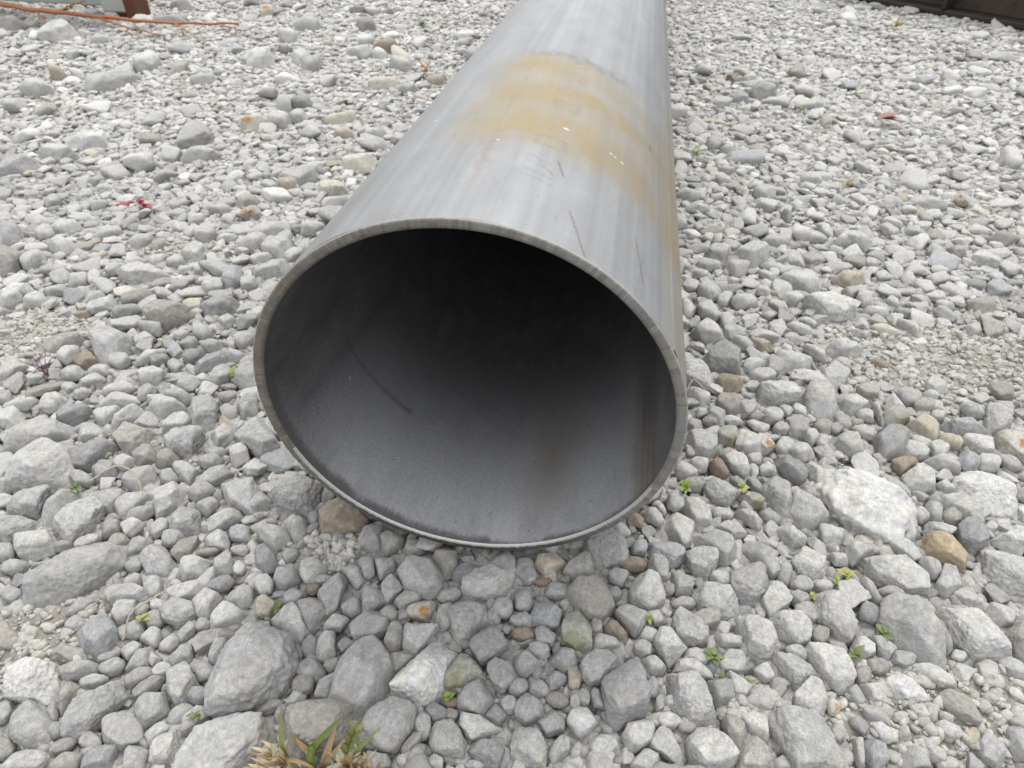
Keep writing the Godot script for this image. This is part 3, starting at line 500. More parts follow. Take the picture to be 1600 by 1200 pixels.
	"p 707 -452 64 21 -16 -12 5 -17 13 11 1 20|",
	"g -375 29 33 11 -9 3 -10 -4 -1 -8 5 -7 10 0 8 6 -2 8|",
	"k 276 -110 41 14 -11 -7 6 -9 13 0 7 9 -6 8 -12 3|",
	"d -377 185 24 8 -8 0 -6 -6 2 -6 8 0 8 4 1 7 -6 3|",
	"d -607 -1644 115 38 -32 -1 -19 -28 31 -13 28 19 -17 23|",
	"p 350 -512 58 19 -6 -27 5 -26 14 3 -1 25 -12 21|",
	"p 526 -454 43 14 -21 -10 -7 -15 18 1 14 15 -7 8|",
	"p 600 -184 37 12 -12 -1 -9 -11 0 -11 10 -3 11 8 2 11 -7 7|",
	"g -498 47 30 10 -10 1 -9 -5 -1 -8 7 -5 10 0 5 8 -3 7|",
	"g 508 -224 46 15 -11 -2 -7 -9 3 -14 10 -9 9 8 4 13 -9 10|",
	"g 52 76 30 10 -10 2 -9 -4 0 -8 6 -6 10 2 6 6 -3 7|",
	"p 515 -39 41 14 -12 13 5 -18 11 -14 0 14|",
	"p -784 -569 52 17 -21 0 -4 -12 17 -11 16 3 -3 15|",
	"t -484 -1040 82 27 -27 1 -15 -15 14 -20 24 1 2 23|",
	"p 386 36 35 12 -11 2 -9 -4 -2 -7 8 -5 11 1 6 6 -3 7|",
	"p -589 -315 50 17 -16 4 -8 -9 10 -10 18 2 -9 11|",
	"g 458 44 36 12 -13 -2 -8 -6 4 -5 12 0 12 5 3 6 -10 2|",
	"g -350 -165 41 14 -13 3 -13 -2 -5 -9 11 -6 13 2 8 7 -1 9|",
	"p -731 -2166 140 47 -34 10 -18 -44 23 -43 28 20 4 52|",
	"p 531 -205 37 12 -16 -8 2 -11 13 3 9 13 -5 7|",
	"d -1544 -3113 165 55 -49 12 -32 -33 31 -41 41 19 3 43|",
	"g 180 146 24 8 -6 -2 1 -10 4 -9 7 -2 2 8 -2 10 -6 4|",
	"p 300 -64 33 11 -12 -5 -4 -10 14 0 10 7 -9 6|",
	"p -1476 -1617 108 36 -37 -8 -9 -20 31 -12 24 15 -10 22|",
	"k 478 -216 44 15 -11 -4 -1 -12 9 -9 12 1 5 10 -6 11 -12 1|",
	"p -24 214 31 10 -10 2 -2 -7 7 -2 6 7|",
	"p -301 130 29 10 -9 2 -5 -6 2 -7 8 -3 8 2 1 6 -5 6|",
	"p 417 -409 59 20 -16 -9 -4 -20 16 10 7 17 -4 10|",
	"t -204 -1875 119 40 -38 5 -16 -27 33 -21 19 29 -13 22|",
	"p 196 74 36 12 -10 -5 5 -8 9 5 -3 8|",
	"p 419 -661 61 20 -21 -4 -7 -19 20 1 19 12 -5 14|",
	"u 192 -15 35 12 -8 -3 4 -13 10 -2 4 10 -10 8|",
	"p 765 -1075 65 22 -24 -7 -7 -21 23 -6 17 21 -21 8|",
	"p 540 -62 37 12 -10 -2 5 -13 9 5 -4 11 -8 4|",
	"p 673 -500 54 18 -20 -5 -8 -10 14 -7 22 3 4 10 -15 6|",
	"p -162 158 30 10 -9 5 -3 -7 8 -4 4 6|",
	"p 186 92 28 9 -9 2 -6 -5 0 -7 9 -2 9 3 2 7 -7 5|",
	"g -1488 -2821 126 42 -66 18 -41 -16 57 -29 63 1 -28 30|",
	"g 344 188 23 8 -6 -1 -1 -7 4 -7 7 -1 5 3 -3 8 -6 6|",
	"g -559 -451 64 21 -24 -7 -19 -17 20 1 20 16 -3 8|",
	"k -664 -736 72 24 -16 10 -8 -16 9 -21 15 2 2 21|",
	"p -447 -688 54 18 -23 0 -13 -9 17 -11 24 -2 -5 16|",
	"p 454 -198 42 14 -10 -6 -3 -14 11 -10 8 6 -5 18|",
	"k -173 114 26 9 -7 0 -6 -7 -3 -10 4 -6 7 1 5 9 -1 9|",
	"g -361 117 26 9 -10 2 -6 -3 6 -7 9 -6 7 1 2 5 -6 6|",
	"g -497 -289 43 14 -8 11 -11 1 -8 -7 4 -13 10 -9 11 1 2 12|",
	"g -210 -4 36 12 -9 1 -5 -9 9 -6 9 1 -2 11|",
	"p -335 59 28 9 -11 -5 -4 -8 4 -5 10 1 10 6 0 7 -6 4|",
	"d -125 104 30 10 -9 -1 -3 -8 12 -1 -2 9|",
	"p -354 -2068 140 47 -42 -13 -27 -37 36 0 41 25 -5 25|",
	"p -384 -694 71 24 -19 3 -6 -14 18 -18 14 -2 0 22|",
	"g 586 -1307 90 30 -17 -11 8 -43 26 -6 -5 39 -23 21|",
	"g 419 -95 38 13 -11 0 -4 -8 5 -8 11 -1 8 6 -3 9 -10 5|",
	"p -518 -1108 59 20 -30 9 -11 -13 26 -16 25 3 -14 17|",
	"p -598 -902 66 22 -24 10 -12 -13 14 -16 22 -1 4 16|",
	"p 197 160 26 9 -8 -1 -6 -4 2 -6 8 -2 8 2 1 6 -6 5|",
	"p 388 -218 31 10 -15 -9 -6 -11 16 2 7 12 -9 3|",
	"p -442 -596 58 19 -15 0 -8 -14 11 -15 13 9 -5 17|",
	"g 58 27 26 9 -12 2 -9 -4 -1 -6 9 -4 12 1 5 6 -3 6|",
	"g 357 -60 32 11 -12 -5 -1 -10 11 3 7 10 -5 6|",
	"p -581 -558 58 19 -21 -7 -7 -17 17 -1 19 14 -7 11|",
	"g -439 -402 55 18 -16 3 -5 -13 12 -8 12 10 -7 10|",
	"g 10 9 27 9 -12 4 -8 -3 4 -7 12 -5 12 -1 1 6 -8 6|",
	"g 113 156 24 8 -6 -3 -1 -9 4 -7 6 -1 4 7 1 9 -5 5|",
	"p 593 -106 38 13 -11 -3 3 -12 11 8 -5 7|",
	"d 155 45 31 10 -8 4 -7 -5 -4 -7 5 -7 9 -1 6 5 -1 8|",
	"t -421 -1378 89 30 -29 3 -19 -19 18 -16 27 10 3 22|",
	"p 285 214 24 8 -7 -2 -2 -5 4 -5 8 -1 5 4 -2 5 -7 3|",
	"p -582 -1517 105 35 -28 6 -6 -28 24 -16 19 15 -2 27|",
	"g -383 9 31 10 -10 -1 -6 -7 2 -8 10 -1 8 5 1 8 -8 4|",
	"p 457 -916 54 18 -24 -5 -5 -15 25 -4 18 13 -23 7|",
	"p 375 -136 40 13 -9 -4 2 -11 10 -3 8 8 -10 8|",
	"k -135 124 27 9 -8 2 -7 -4 -1 -6 6 -5 8 3 2 6 -5 5|",
	"g 132 83 26 9 -7 4 -5 -6 0 -10 6 -6 6 4 3 8 -4 8|",
	"p -735 -616 53 18 -16 -7 -9 -22 8 -12 16 14 0 21|",
	"g 24 72 28 9 -7 1 -7 -4 1 -10 4 -8 7 -1 5 7 -4 8|",
	"p -875 -2517 153 51 -45 -13 -23 -50 40 2 36 40 -12 28|",
	"d -510 -366 46 15 -13 3 -9 -10 12 -8 13 3 -5 13|",
	"p -714 -645 59 20 -14 3 -8 -14 11 -15 12 7 -1 18|",
	"p 409 -472 54 18 -10 -11 5 -19 15 -1 -6 22 -11 7|",
	"g 419 -212 40 13 -12 2 -7 -8 0 -10 10 -6 12 3 3 9 -7 8|",
	"p -606 -675 60 20 -19 3 -1 -18 20 2 7 12 -8 12|",
	"p 547 -239 40 13 -13 -4 3 -10 12 -4 6 11 -8 6|",
	"p 528 -384 54 18 -16 -16 -1 -15 13 7 5 20|",
	"p -591 -341 49 16 -18 4 -5 -9 11 -8 12 9 -4 7|",
	"g -286 -1778 111 37 -36 -1 1 -29 34 2 1 27|",
	"p 511 -519 49 16 -16 -10 -2 -14 10 -6 13 14 -4 11|",
	"g -389 169 24 8 -4 2 -7 -9 -5 -10 1 -6 7 6 6 9 2 8|",
	"g -351 64 28 9 -6 3 -7 -2 -4 -7 3 -7 7 -2 6 4 -1 8|",
	"g -701 -279 37 12 -7 6 -11 -10 -5 -14 1 -12 11 2 10 12 1 12|",
	"g -280 81 28 9 -7 3 -6 -5 -1 -7 6 -4 8 1 3 6 -3 6|",
	"p -439 -473 56 19 -16 2 -1 -16 14 -4 3 16|",
	"p 853 -838 61 20 -21 -12 0 -19 19 12 4 20|",
	"k -13 172 24 8 -7 -1 -3 -6 5 -4 7 -2 5 5 -2 6 -7 2|",
	"p 422 -543 51 17 -12 -3 7 -19 17 -8 0 17 -15 12|",
	"k -476 -17 34 11 -9 4 -11 -1 -5 -5 4 -6 10 -3 10 2 1 6|",
	"p -634 -856 65 22 -16 4 -9 -15 13 -16 15 5 -4 20|",
	"p -992 -948 65 22 -18 4 -9 -16 9 -15 18 5 0 18|",
	"p 396 -630 52 17 -19 -9 -6 -16 18 3 14 13 -4 12|",
	"k -374 -279 40 13 -12 2 -9 -6 1 -10 10 -6 13 0 5 9 -5 9|",
	"p -647 -679 55 18 -17 1 -12 -9 10 -15 15 5 0 16|",
	"g 102 204 21 7 -6 1 -2 -5 3 -7 6 -5 4 3 -1 6 -4 6|",
	"p -705 -552 42 14 -11 13 -14 -4 9 -13 17 -5 -3 14|",
	"r -15 161 21 7 -9 1 -7 -3 -2 -5 7 -3 9 1 5 4 -2 5|",
	"p 813 -448 50 17 -13 -6 12 -16 10 6 -7 17|",
	"p 417 1 35 12 -8 -7 8 -5 8 5 -7 6|",
	"p 543 -658 42 14 -22 -6 -6 -12 19 -2 16 12 -10 7|",
	"p 560 -356 49 16 -12 -6 0 -16 11 4 1 17|",
	"p 493 115 22 7 -7 -1 0 -6 7 -4 8 1 2 5 -3 6 -8 2|",
	"p -542 -775 48 16 -21 3 -8 -10 17 -13 17 3 -5 15|",
	"k -306 -9 26 9 -12 3 -9 -1 1 -5 12 -5 12 -2 3 4 -10 6|",
	"k -479 -410 48 16 -16 8 -2 -13 14 -4 8 9|",
	"d 721 -499 44 15 -13 -8 -1 -12 16 -1 10 11 -14 5|",
	"p -919 -897 58 19 -17 -1 -14 -18 6 -17 18 2 3 24|",
	"g 11 215 17 6 -9 -1 -3 -4 5 -3 9 -1 6 3 -1 4 -7 2|",
	"g 185 161 20 7 -5 1 -2 -6 3 -8 5 -5 4 3 -2 8 -5 6|",
	"g 299 -219 38 13 -10 2 -8 -6 -1 -10 9 -6 10 1 3 10 -2 11|",
	"u 351 -108 42 14 -7 -8 -1 -15 8 8 4 13 -4 5|",
	"p 365 -155 36 12 -10 -2 -6 -7 6 -8 10 -4 6 7 -1 9 -7 7|",
	"p -1620 -2472 105 35 -37 17 -12 -25 33 -21 27 12 -20 26|",
	"g -391 -374 53 18 -13 6 -8 -13 14 -1 9 9|",
	"p -263 13 27 9 -7 -1 -6 -7 -3 -9 6 -3 8 1 5 8 -3 7|",
	"o -1096 -2984 159 53 -31 4 -18 -63 15 -37 37 34 -13 45|",
	"k 324 -227 36 12 -11 -4 0 -9 9 -6 12 0 6 8 -6 7 -11 4|",
	"g -479 -351 42 14 -13 -1 -4 -15 12 -1 6 16|",
	"p -618 -300 39 13 -9 5 -11 -1 -8 -8 6 -8 10 -4 10 5 3 10|",
	"g 333 -164 32 11 -12 0 -7 -6 4 -7 10 -4 11 3 4 7 -6 6|",
	"d -196 -58 29 10 -7 -1 -5 -9 1 -9 7 -3 6 8 -1 9 -4 7|",
	"p 567 -245 55 18 -3 -15 9 -21 -3 28 -5 21|",
	"k 391 -237 32 11 -12 -2 -10 -6 1 -8 13 -1 11 4 0 8 -9 5|",
	"b 620 -357 36 12 -18 -7 -2 -12 17 7 3 12|",
	"g -164 28 26 9 -10 2 -8 -3 2 -5 7 -4 10 1 5 4 -6 5|",
	"p -593 -288 37 12 -10 5 -11 -3 -2 -8 6 -8 12 -1 7 6 -1 8|",
	"p 355 -230 31 10 -14 0 -10 -6 -4 -7 11 -3 13 4 8 6 -5 6|",
	"g -270 -11 28 9 -10 -1 -6 -5 4 -6 9 -3 9 2 1 6 -8 4|",
	"p 104 161 21 7 -5 3 -4 -5 0 -8 4 -4 5 2 2 7 -2 7|",
	"p 649 -239 35 12 -8 -5 -4 -8 8 -7 10 1 4 8 -4 8 -10 2|",
	"w -551 -2451 107 36 -34 5 -13 -28 41 -11 15 21 -27 22|",
	"g -552 -216 26 9 -11 4 -4 -5 8 -10 11 -5 8 1 -3 9 -9 9|",
	"p 500 -570 49 16 -15 3 -7 -10 5 -13 13 0 5 14|",
	"g -314 119 26 9 -6 -9 6 -1 2 8 -3 4|",
	"p 436 -248 39 13 -9 -6 -1 -11 11 -1 0 13 -5 6|",
	"p 550 -1066 61 20 -21 1 -10 -15 18 -10 17 11 -9 14|",
	"d -161 -30 26 9 -10 0 -8 -4 3 -6 9 -3 9 2 4 5 -6 5|",
	"t 929 -962 58 19 -10 -13 9 -20 17 -2 -1 21 -15 12|",
	"g 876 -798 54 18 -12 -12 15 -9 10 15 -16 4|",
	"g -359 89 21 7 -5 1 -7 -3 -3 -8 3 -5 6 2 4 7 1 7|",
	"p 467 -187 31 10 -8 0 -4 -8 5 -11 9 -5 7 3 0 10 -8 8|",
	"k 929 -716 56 19 -13 -12 14 -7 10 11 -11 9|",
	"k 948 -1480 73 24 -19 1 -4 -27 25 -22 14 14 -21 31|",
	"p 804 -523 43 14 -14 -6 3 -12 14 8 -4 10|",
	"p -153 1 24 8 -9 3 -10 -2 -3 -5 5 -5 11 0 7 3 -2 5|",
	"w -454 -2232 118 39 -32 3 0 -38 31 13 2 28|",
	"g 655 -564 53 18 -13 -8 13 -11 11 4 -6 15|",
	"w 457 -252 31 10 -8 -6 -4 -12 10 1 5 12 -9 2|",
	"p -502 -434 44 15 -13 2 -6 -10 14 -3 2 11|",
	"p 225 -73 34 11 -9 -5 0 -10 7 2 4 11 -3 5|",
	"k -430 115 20 7 -8 -1 -2 -5 2 -4 7 -1 5 4 1 5 -6 3|",
	"k 494 -213 31 10 -9 0 -4 -7 4 -9 9 -4 9 2 1 9 -5 8|",
	"b -174 39 24 8 -8 0 -4 -5 0 -6 7 -3 7 2 1 6 -4 5|",
	"p 283 -171 31 10 -4 -12 3 -13 6 4 2 12 -6 9|",
	"d 332 -115 29 10 -11 -4 1 -7 10 2 1 9|",
	"p 717 -533 44 15 -12 -2 -1 -15 11 0 3 15|",
	"p 548 -473 37 12 -15 -6 -1 -11 12 2 6 14|",
	"p 574 -1130 56 19 -25 -5 2 -14 25 7 -2 13|",
	"p 663 -284 34 11 -8 -5 3 -8 9 -4 9 2 5 7 -6 7 -10 3|",
	"p 522 -49 30 10 -2 -8 7 -9 1 11 -7 5|",
	"g 607 -1261 75 25 -23 9 9 -30 18 6 -4 21|",
	"k -688 -3067 106 35 -39 11 -20 -25 31 -22 34 13 -9 26|",
	"d -194 -43 22 7 -8 4 -6 -2 3 -8 7 -6 7 0 3 5 -5 7|",
	"g 555 -93 23 8 -9 -6 0 -7 9 4 0 8|",
	"p 523 -623 46 15 -15 -7 3 -11 14 5 1 13|",
	"b 1057 -948 44 15 -17 -1 -3 -15 15 0 11 12 -7 9|",
	"k 216 40 23 8 -5 -3 -3 -6 5 -5 6 1 3 5 0 6 -6 3|",
	"p 358 -135 27 9 -5 -2 -3 -8 3 -11 6 -6 4 7 0 11 -4 10|",
	"b -696 -493 39 13 -12 -3 -6 -8 9 -6 11 5 -5 9|",
	"p -347 -1639 78 26 -18 12 -15 -26 13 -12 22 13 5 20|",
	"p 845 -1900 94 31 -22 -6 4 -24 27 5 -11 22|",
	"p 487 -491 40 13 -13 -3 2 -10 14 2 -3 10|",
	"p 316 -246 30 10 -8 0 -3 -8 9 -7 6 5 -6 9|",
	"p 346 -403 34 11 -12 0 -3 -10 9 -3 7 11|",
	"d -411 -813 52 17 -15 -6 0 -12 14 -2 1 16|",
	"p -578 -647 37 12 -12 4 -7 -8 10 -8 13 2 -5 10|",
	"p -551 -650 47 16 -8 11 -5 -19 12 0 4 13|",
	"d 642 -877 65 22 -6 -16 5 -21 8 10 -5 23|",
	"p 454 -603 39 13 -13 -2 -3 -11 15 2 -3 10|",
	"k -245 -52 23 8 -6 3 -7 -2 -2 -5 3 -5 7 1 6 4 0 5|",
	"p 511 -1066 58 19 -16 3 4 -18 15 -1 -2 16|",
	"k 529 -224 26 9 -7 -4 -1 -6 6 -4 8 2 3 5 -1 6 -7 3|",
	"p -492 -719 43 14 -15 4 -4 -10 14 -2 6 9|",
	"k -845 -2340 94 31 -25 -3 -14 -39 28 13 10 32|",
	"g -157 13 18 6 -7 1 -5 -3 1 -4 7 -1 7 1 2 4 -6 2|",
	"p -147 -31 19 6 -6 0 -2 -4 3 -4 6 -1 4 3 2 4 -5 3|",
	"o 521 -1462 39 13 -10 1 -8 -8 5 -13 8 -9 9 3 0 13 -5 12|",
]


func _ready() -> void:
	rng.seed = 20417
	# ---- camera -------------------------------------------------------------
	var cam := Camera3D.new()
	cam.name = "camera"
	cam.position = Vector3(0.04398, 0.6304, 0.43875)
	cam.rotation_degrees = Vector3(-40.0, 0.0, 0.0)
	cam.fov = 61.268
	cam.near = 0.02
	cam.far = 120.0
	var optics := CameraAttributesPhysical.new()
	optics.frustum_focal_length = 12.0 / tan(deg_to_rad(61.268 / 2.0))
	optics.frustum_focus_distance = 0.62
	optics.frustum_near = 0.02
	optics.frustum_far = 120.0
	optics.exposure_aperture = 11.0
	cam.attributes = optics
	add_child(cam)
	cam.current = true
	# ---- overcast sky and a very soft, high sun -----------------------------
	var sky_mat := ProceduralSkyMaterial.new()
	sky_mat.sky_top_color = Color(0.962, 0.968, 0.978)
	sky_mat.sky_horizon_color = Color(0.64, 0.647, 0.657)
	sky_mat.sky_curve = 0.45
	sky_mat.ground_bottom_color = Color(0.5, 0.49, 0.47)
	sky_mat.ground_horizon_color = Color(0.62, 0.62, 0.61)
	sky_mat.energy_multiplier = 1.35
	var sky := Sky.new()
	sky.sky_material = sky_mat
	var env := Environment.new()
	env.background_mode = Environment.BG_SKY
	env.sky = sky
	env.background_energy_multiplier = 1.0
	env.tonemap_mode = Environment.TONE_MAPPER_LINEAR
	env.tonemap_exposure = 1.68
	env.sdfgi_enabled = true
	env.ssao_enabled = true
	env.ssil_enabled = true
	var world := WorldEnvironment.new()
	world.name = "world"
	world.environment = env
	add_child(world)
	var sun := DirectionalLight3D.new()
	sun.name = "sun"
	sun.light_energy = 0.5
	sun.light_color = Color(1.0, 0.985, 0.96)
	sun.light_angular_distance = 14.0
	sun.shadow_enabled = true
	sun.rotation_degrees = Vector3(-62.0, 160.0, 0.0)
	add_child(sun)

	noise_a.seed = 3
	noise_a.frequency = 1.0
	noise_a.fractal_octaves = 3
	noise_b.seed = 11
	noise_b.frequency = 1.0
	noise_b.fractal_octaves = 1
	noise_c.seed = 29
	noise_c.noise_type = FastNoiseLite.TYPE_CELLULAR
	noise_c.frequency = 1.0
	noise_c.fractal_octaves = 1
	patches = [[-0.45, 0.1, 0.085, 0.05], [-0.165, -0.012, 0.036, 0.026], [0.47, 0.165, 0.12, 0.045], [-0.76, -0.44, 0.13, 0.07],
		[0.74, -0.38, 0.2, 0.1], [0.27, 0.165, 0.03, 0.02], [-0.52, -0.17, 0.05, 0.03], [-0.62, -0.72, 0.08, 0.04]]
	make_stone_materials()
	make_ground()
	make_pipe()
	make_stones()
	make_gravel()
	make_frame()
	make_beam()
	make_branch()
	make_plants()


# ---------------------------------------------------------------- helpers
func put(o: Node3D, called: String, label := "", category := "", group := "", kind := "", parent: Node = null) -> Node3D:
	o.name = called
	if parent == null:
		parent = self
	if parent.has_node(called):
		var n := 1
		if taken.has(str(parent.get_instance_id()) + called):
			n = taken[str(parent.get_instance_id()) + called] + 1
		taken[str(parent.get_instance_id()) + called] = n
		o.name = "%s_%03d" % [called, n]
	if label != "":
		o.set_meta("label", label)
	if category != "":
		o.set_meta("category", category)
	if group != "":
		o.set_meta("group", group)
	if kind != "":
		o.set_meta("kind", kind)
	parent.add_child(o, true)
	return o


func inst(m: Mesh, mat: Material) -> MeshInstance3D:
	var o := MeshInstance3D.new()
	o.mesh = m
	if mat:
		o.material_override = mat
	return o


func lin(c: Color) -> Color:
	return c.linear_to_srgb()


func mat_of(c: Color, rough := 0.8, metal := 0.0) -> StandardMaterial3D:
	var m := StandardMaterial3D.new()
	m.albedo_color = c.linear_to_srgb()
	m.roughness = rough
	m.metallic = metal
	return m


func mesh_of(verts: PackedVector3Array, normals: PackedVector3Array, idx: PackedInt32Array, colors := PackedColorArray(), uvs := PackedVector2Array()) -> ArrayMesh:
	var a := []
	a.resize(Mesh.ARRAY_MAX)
	a[Mesh.ARRAY_VERTEX] = verts
	a[Mesh.ARRAY_NORMAL] = normals
	a[Mesh.ARRAY_INDEX] = idx
	if colors.size():
		a[Mesh.ARRAY_COLOR] = colors
	if uvs.size():
		a[Mesh.ARRAY_TEX_UV] = uvs
	var m := ArrayMesh.new()
	m.add_surface_from_arrays(Mesh.PRIMITIVE_TRIANGLES, a)
	return m


func smooth_normals(v: PackedVector3Array, idx: PackedInt32Array) -> PackedVector3Array:
	var n := PackedVector3Array()
	n.resize(v.size())
	for k in range(0, idx.size(), 3):
		var a := idx[k]
		var b := idx[k + 1]
		var c := idx[k + 2]
		var f := (v[c] - v[a]).cross(v[b] - v[a])
		n[a] += f
		n[b] += f
		n[c] += f
	for k in n.size():
		n[k] = n[k].normalized()
	return n


func sphere(level: int) -> Array:
	# [points, triangle indices (clockwise from outside)]
	if spheres.has(level):
		return spheres[level]
	var t := (1.0 + sqrt(5.0)) / 2.0
	var p := PackedVector3Array()
	for q in [Vector3(-1, t, 0), Vector3(1, t, 0), Vector3(-1, -t, 0), Vector3(1, -t, 0), Vector3(0, -1, t), Vector3(0, 1, t), Vector3(0, -1, -t), Vector3(0, 1, -t), Vector3(t, 0, -1), Vector3(t, 0, 1), Vector3(-t, 0, -1), Vector3(-t, 0, 1)]:
		p.append(q.normalized())
	var f := PackedInt32Array([0, 5, 11, 0, 1, 5, 0, 7, 1, 0, 10, 7, 0, 11, 10, 1, 9, 5, 5, 4, 11, 11, 2, 10, 10, 6, 7, 7, 8, 1, 3, 4, 9, 3, 2, 4, 3, 6, 2, 3, 8, 6, 3, 9, 8, 4, 5, 9, 2, 11, 4, 6, 10, 2, 8, 7, 6, 9, 1, 8])
	for l in level:
		var mid := {}
		var g := PackedInt32Array()
		for k in range(0, f.size(), 3):
			var e := [f[k], f[k + 1], f[k + 2]]
			var m := []
			for j in 3:
				var a: int = e[j]
				var b: int = e[(j + 1) % 3]
				var key := mini(a, b) * 100000 + maxi(a, b)
				if not mid.has(key):
					mid[key] = p.size()
					p.append((p[a] + p[b]).normalized())
				m.append(mid[key])
			g.append_array([e[0], m[0], m[2], m[0], e[1], m[1], m[2], m[1], e[2], m[0], m[1], m[2]])
		f = g
	# make sure the winding is clockwise seen from outside
	var n := (p[f[2]] - p[f[0]]).cross(p[f[1]] - p[f[0]])
	if n.dot(p[f[0]]) < 0.0:
		for k in range(0, f.size(), 3):
			var s := f[k + 1]
			f[k + 1] = f[k + 2]
			f[k + 2] = s
	spheres[level] = [p, f]
	return spheres[level]


func rand_dir() -> Vector3:
	var z := rng.randf_range(-1.0, 1.0)
	var a := rng.randf_range(0.0, TAU)
	var r := sqrt(1.0 - z * z)
	return Vector3(r * cos(a), z, r * sin(a))


# a stone: the rounded intersection of half-spaces n.x < d, roughened; returns [verts, normals, idx]
func stone_shape(planes: Array, level: int, sharp: int, bump: float, scale_hint: float) -> Array:
	var sp = sphere(level)
	var dirs: PackedVector3Array = sp[0]
	var v := PackedVector3Array()
	v.resize(dirs.size())
	var ns := PackedVector3Array()
	for q in planes:
		ns.append(q[0] / q[1])
	var off := Vector3(rng.randf(), rng.randf(), rng.randf()) * 200.0
	var f1 := 1.5
	var f2 := 4.5
	var grow := 1.05 if planes.size() < 14 else 1.09 if sharp > 1 else 1.13
	for k in dirs.size():
		var d := dirs[k]
		var s := 0.0
		for n in ns:
			var t := d.dot(n)
			if t > 0.0:
				t *= t
				t *= t
				t *= t
				if sharp > 1:
					t *= t
				if sharp > 2:
					t *= t
				s += t
		s = sqrt(sqrt(sqrt(maxf(s, 1e-12))))
		if sharp > 1:
			s = sqrt(s)
		if sharp > 2:
			s = sqrt(s)
		var q := d * f1 + off
		var w := 1.0 + bump * 1.1 * noise_a.get_noise_3dv(q) + bump * 0.55 * noise_b.get_noise_3dv(d * f2 + off)
		if level > 3:
			w += bump * 0.22 * noise_a.get_noise_3dv(d * 9.0 + off)
		v[k] = d * (grow * w / s)
	return [v, smooth_normals(v, sp[1]), sp[1]]


# ---------------------------------------------------------------- textures
func grain_images() -> Array:
	# fine speckle and blotches of limestone, and its relief; wraps without a seam
	var w := 512
	var col := PackedByteArray()
	col.resize(w * w * 3)
	var hgt := PackedByteArray()
	hgt.resize(w * w)
	var n1 := FastNoiseLite.new()
	n1.seed = 5
	n1.frequency = 1.0
	n1.fractal_octaves = 4
	for y in w:
		for x in w:
			var a := TAU * x / w
			var b := TAU * y / w
			var p := Vector3(cos(a) * 1.6, sin(a) * 1.6, cos(b) * 1.6)
			var p2 := Vector3(sin(b) * 1.6, cos(a) * 1.6, 0.0)
			var big := n1.get_noise_3dv(p + p2)
			var mid := n1.get_noise_3dv((p + Vector3(p2.x, p2.x, p2.x)) * 5.0)
			var fine := rng.randf() - 0.5
			var c := 0.86 + 0.13 * big + 0.15 * mid + 0.07 * fine
			if mid > 0.22 and fine > 0.1:
				c += 0.12
			if mid < -0.46 and fine < 0.0:
				c -= 0.14
			c = clampf(c, 0.35, 1.0)
			var i := (y * w + x)
			col[i * 3] = int(255.0 * c)
			col[i * 3 + 1] = int(255.0 * clampf(c * (0.995 + 0.01 * big), 0.0, 1.0))
			col[i * 3 + 2] = int(255.0 * clampf(c * (0.985 - 0.025 * big), 0.0, 1.0))
			hgt[i] = int(clampf(128.0 + 70.0 * mid + 60.0 * big + 60.0 * fine, 0.0, 255.0))
	return [Image.create_from_data(w, w, false, Image.FORMAT_RGB8, col), Image.create_from_data(w, w, false, Image.FORMAT_L8, hgt)]


func make_stone_materials() -> void:
	var im := grain_images()
	var tex := ImageTexture.create_from_image(im[0])
	var hgt := ImageTexture.create_from_image(im[1])
	for k in 6:
		var m := StandardMaterial3D.new()
		m.albedo_color = Color.WHITE
		m.vertex_color_use_as_albedo = true
		m.albedo_texture = tex
		m.roughness = 0.92
		m.metallic_specular = 0.35
		m.uv1_triplanar = true
		m.uv1_world_triplanar = true
		m.uv1_scale = Vector3.ONE * (11.0 + 1.3 * k)
		m.uv1_offset = Vector3(0.37 * k, 0.71 * k, 0.19 * k)
		m.heightmap_enabled = true
		m.heightmap_texture = hgt
		m.heightmap_scale = 0.16
		stone_mats.append(m)


# ---------------------------------------------------------------- ground
func in_patch(x: float, z: float) -> float:
	var best := 0.0
	for q in patches:
		var dx: float = (x - q[0]) / q[2]
		var dz: float = (z - q[1]) / q[3]
		var d := sqrt(dx * dx + dz * dz) + 0.35 * noise_a.get_noise_2d(x * 14.0, z * 14.0)
		best = maxf(best, clampf((1.25 - d) / 0.5, 0.0, 1.0))
	return best


func ground_y(x: float, z: float) -> float:
	var y := -0.009 + 0.006 * clampf((Vector2(x, z).length() - 0.6) / 0.9, 0.0, 1.0) + 0.004 * noise_a.get_noise_2d(x * 9.0, z * 9.0) + 0.003 * noise_b.get_noise_2d(x * 50.0, z * 50.0)
	return y + (0.011 if z > -0.25 else 0.007) * in_patch(x, z)


func swell(x: float, z: float) -> float:
	# the gravel is not level farther from the pipe
	var far := clampf((Vector2(x, z).length() - 0.7) / 1.2, 0.0, 1.0)
	return far * (0.014 * noise_a.get_noise_2d(x * 1.7 + 9.0, z * 1.7) + 0.006 * noise_b.get_noise_2d(x * 6.0, z * 6.0))


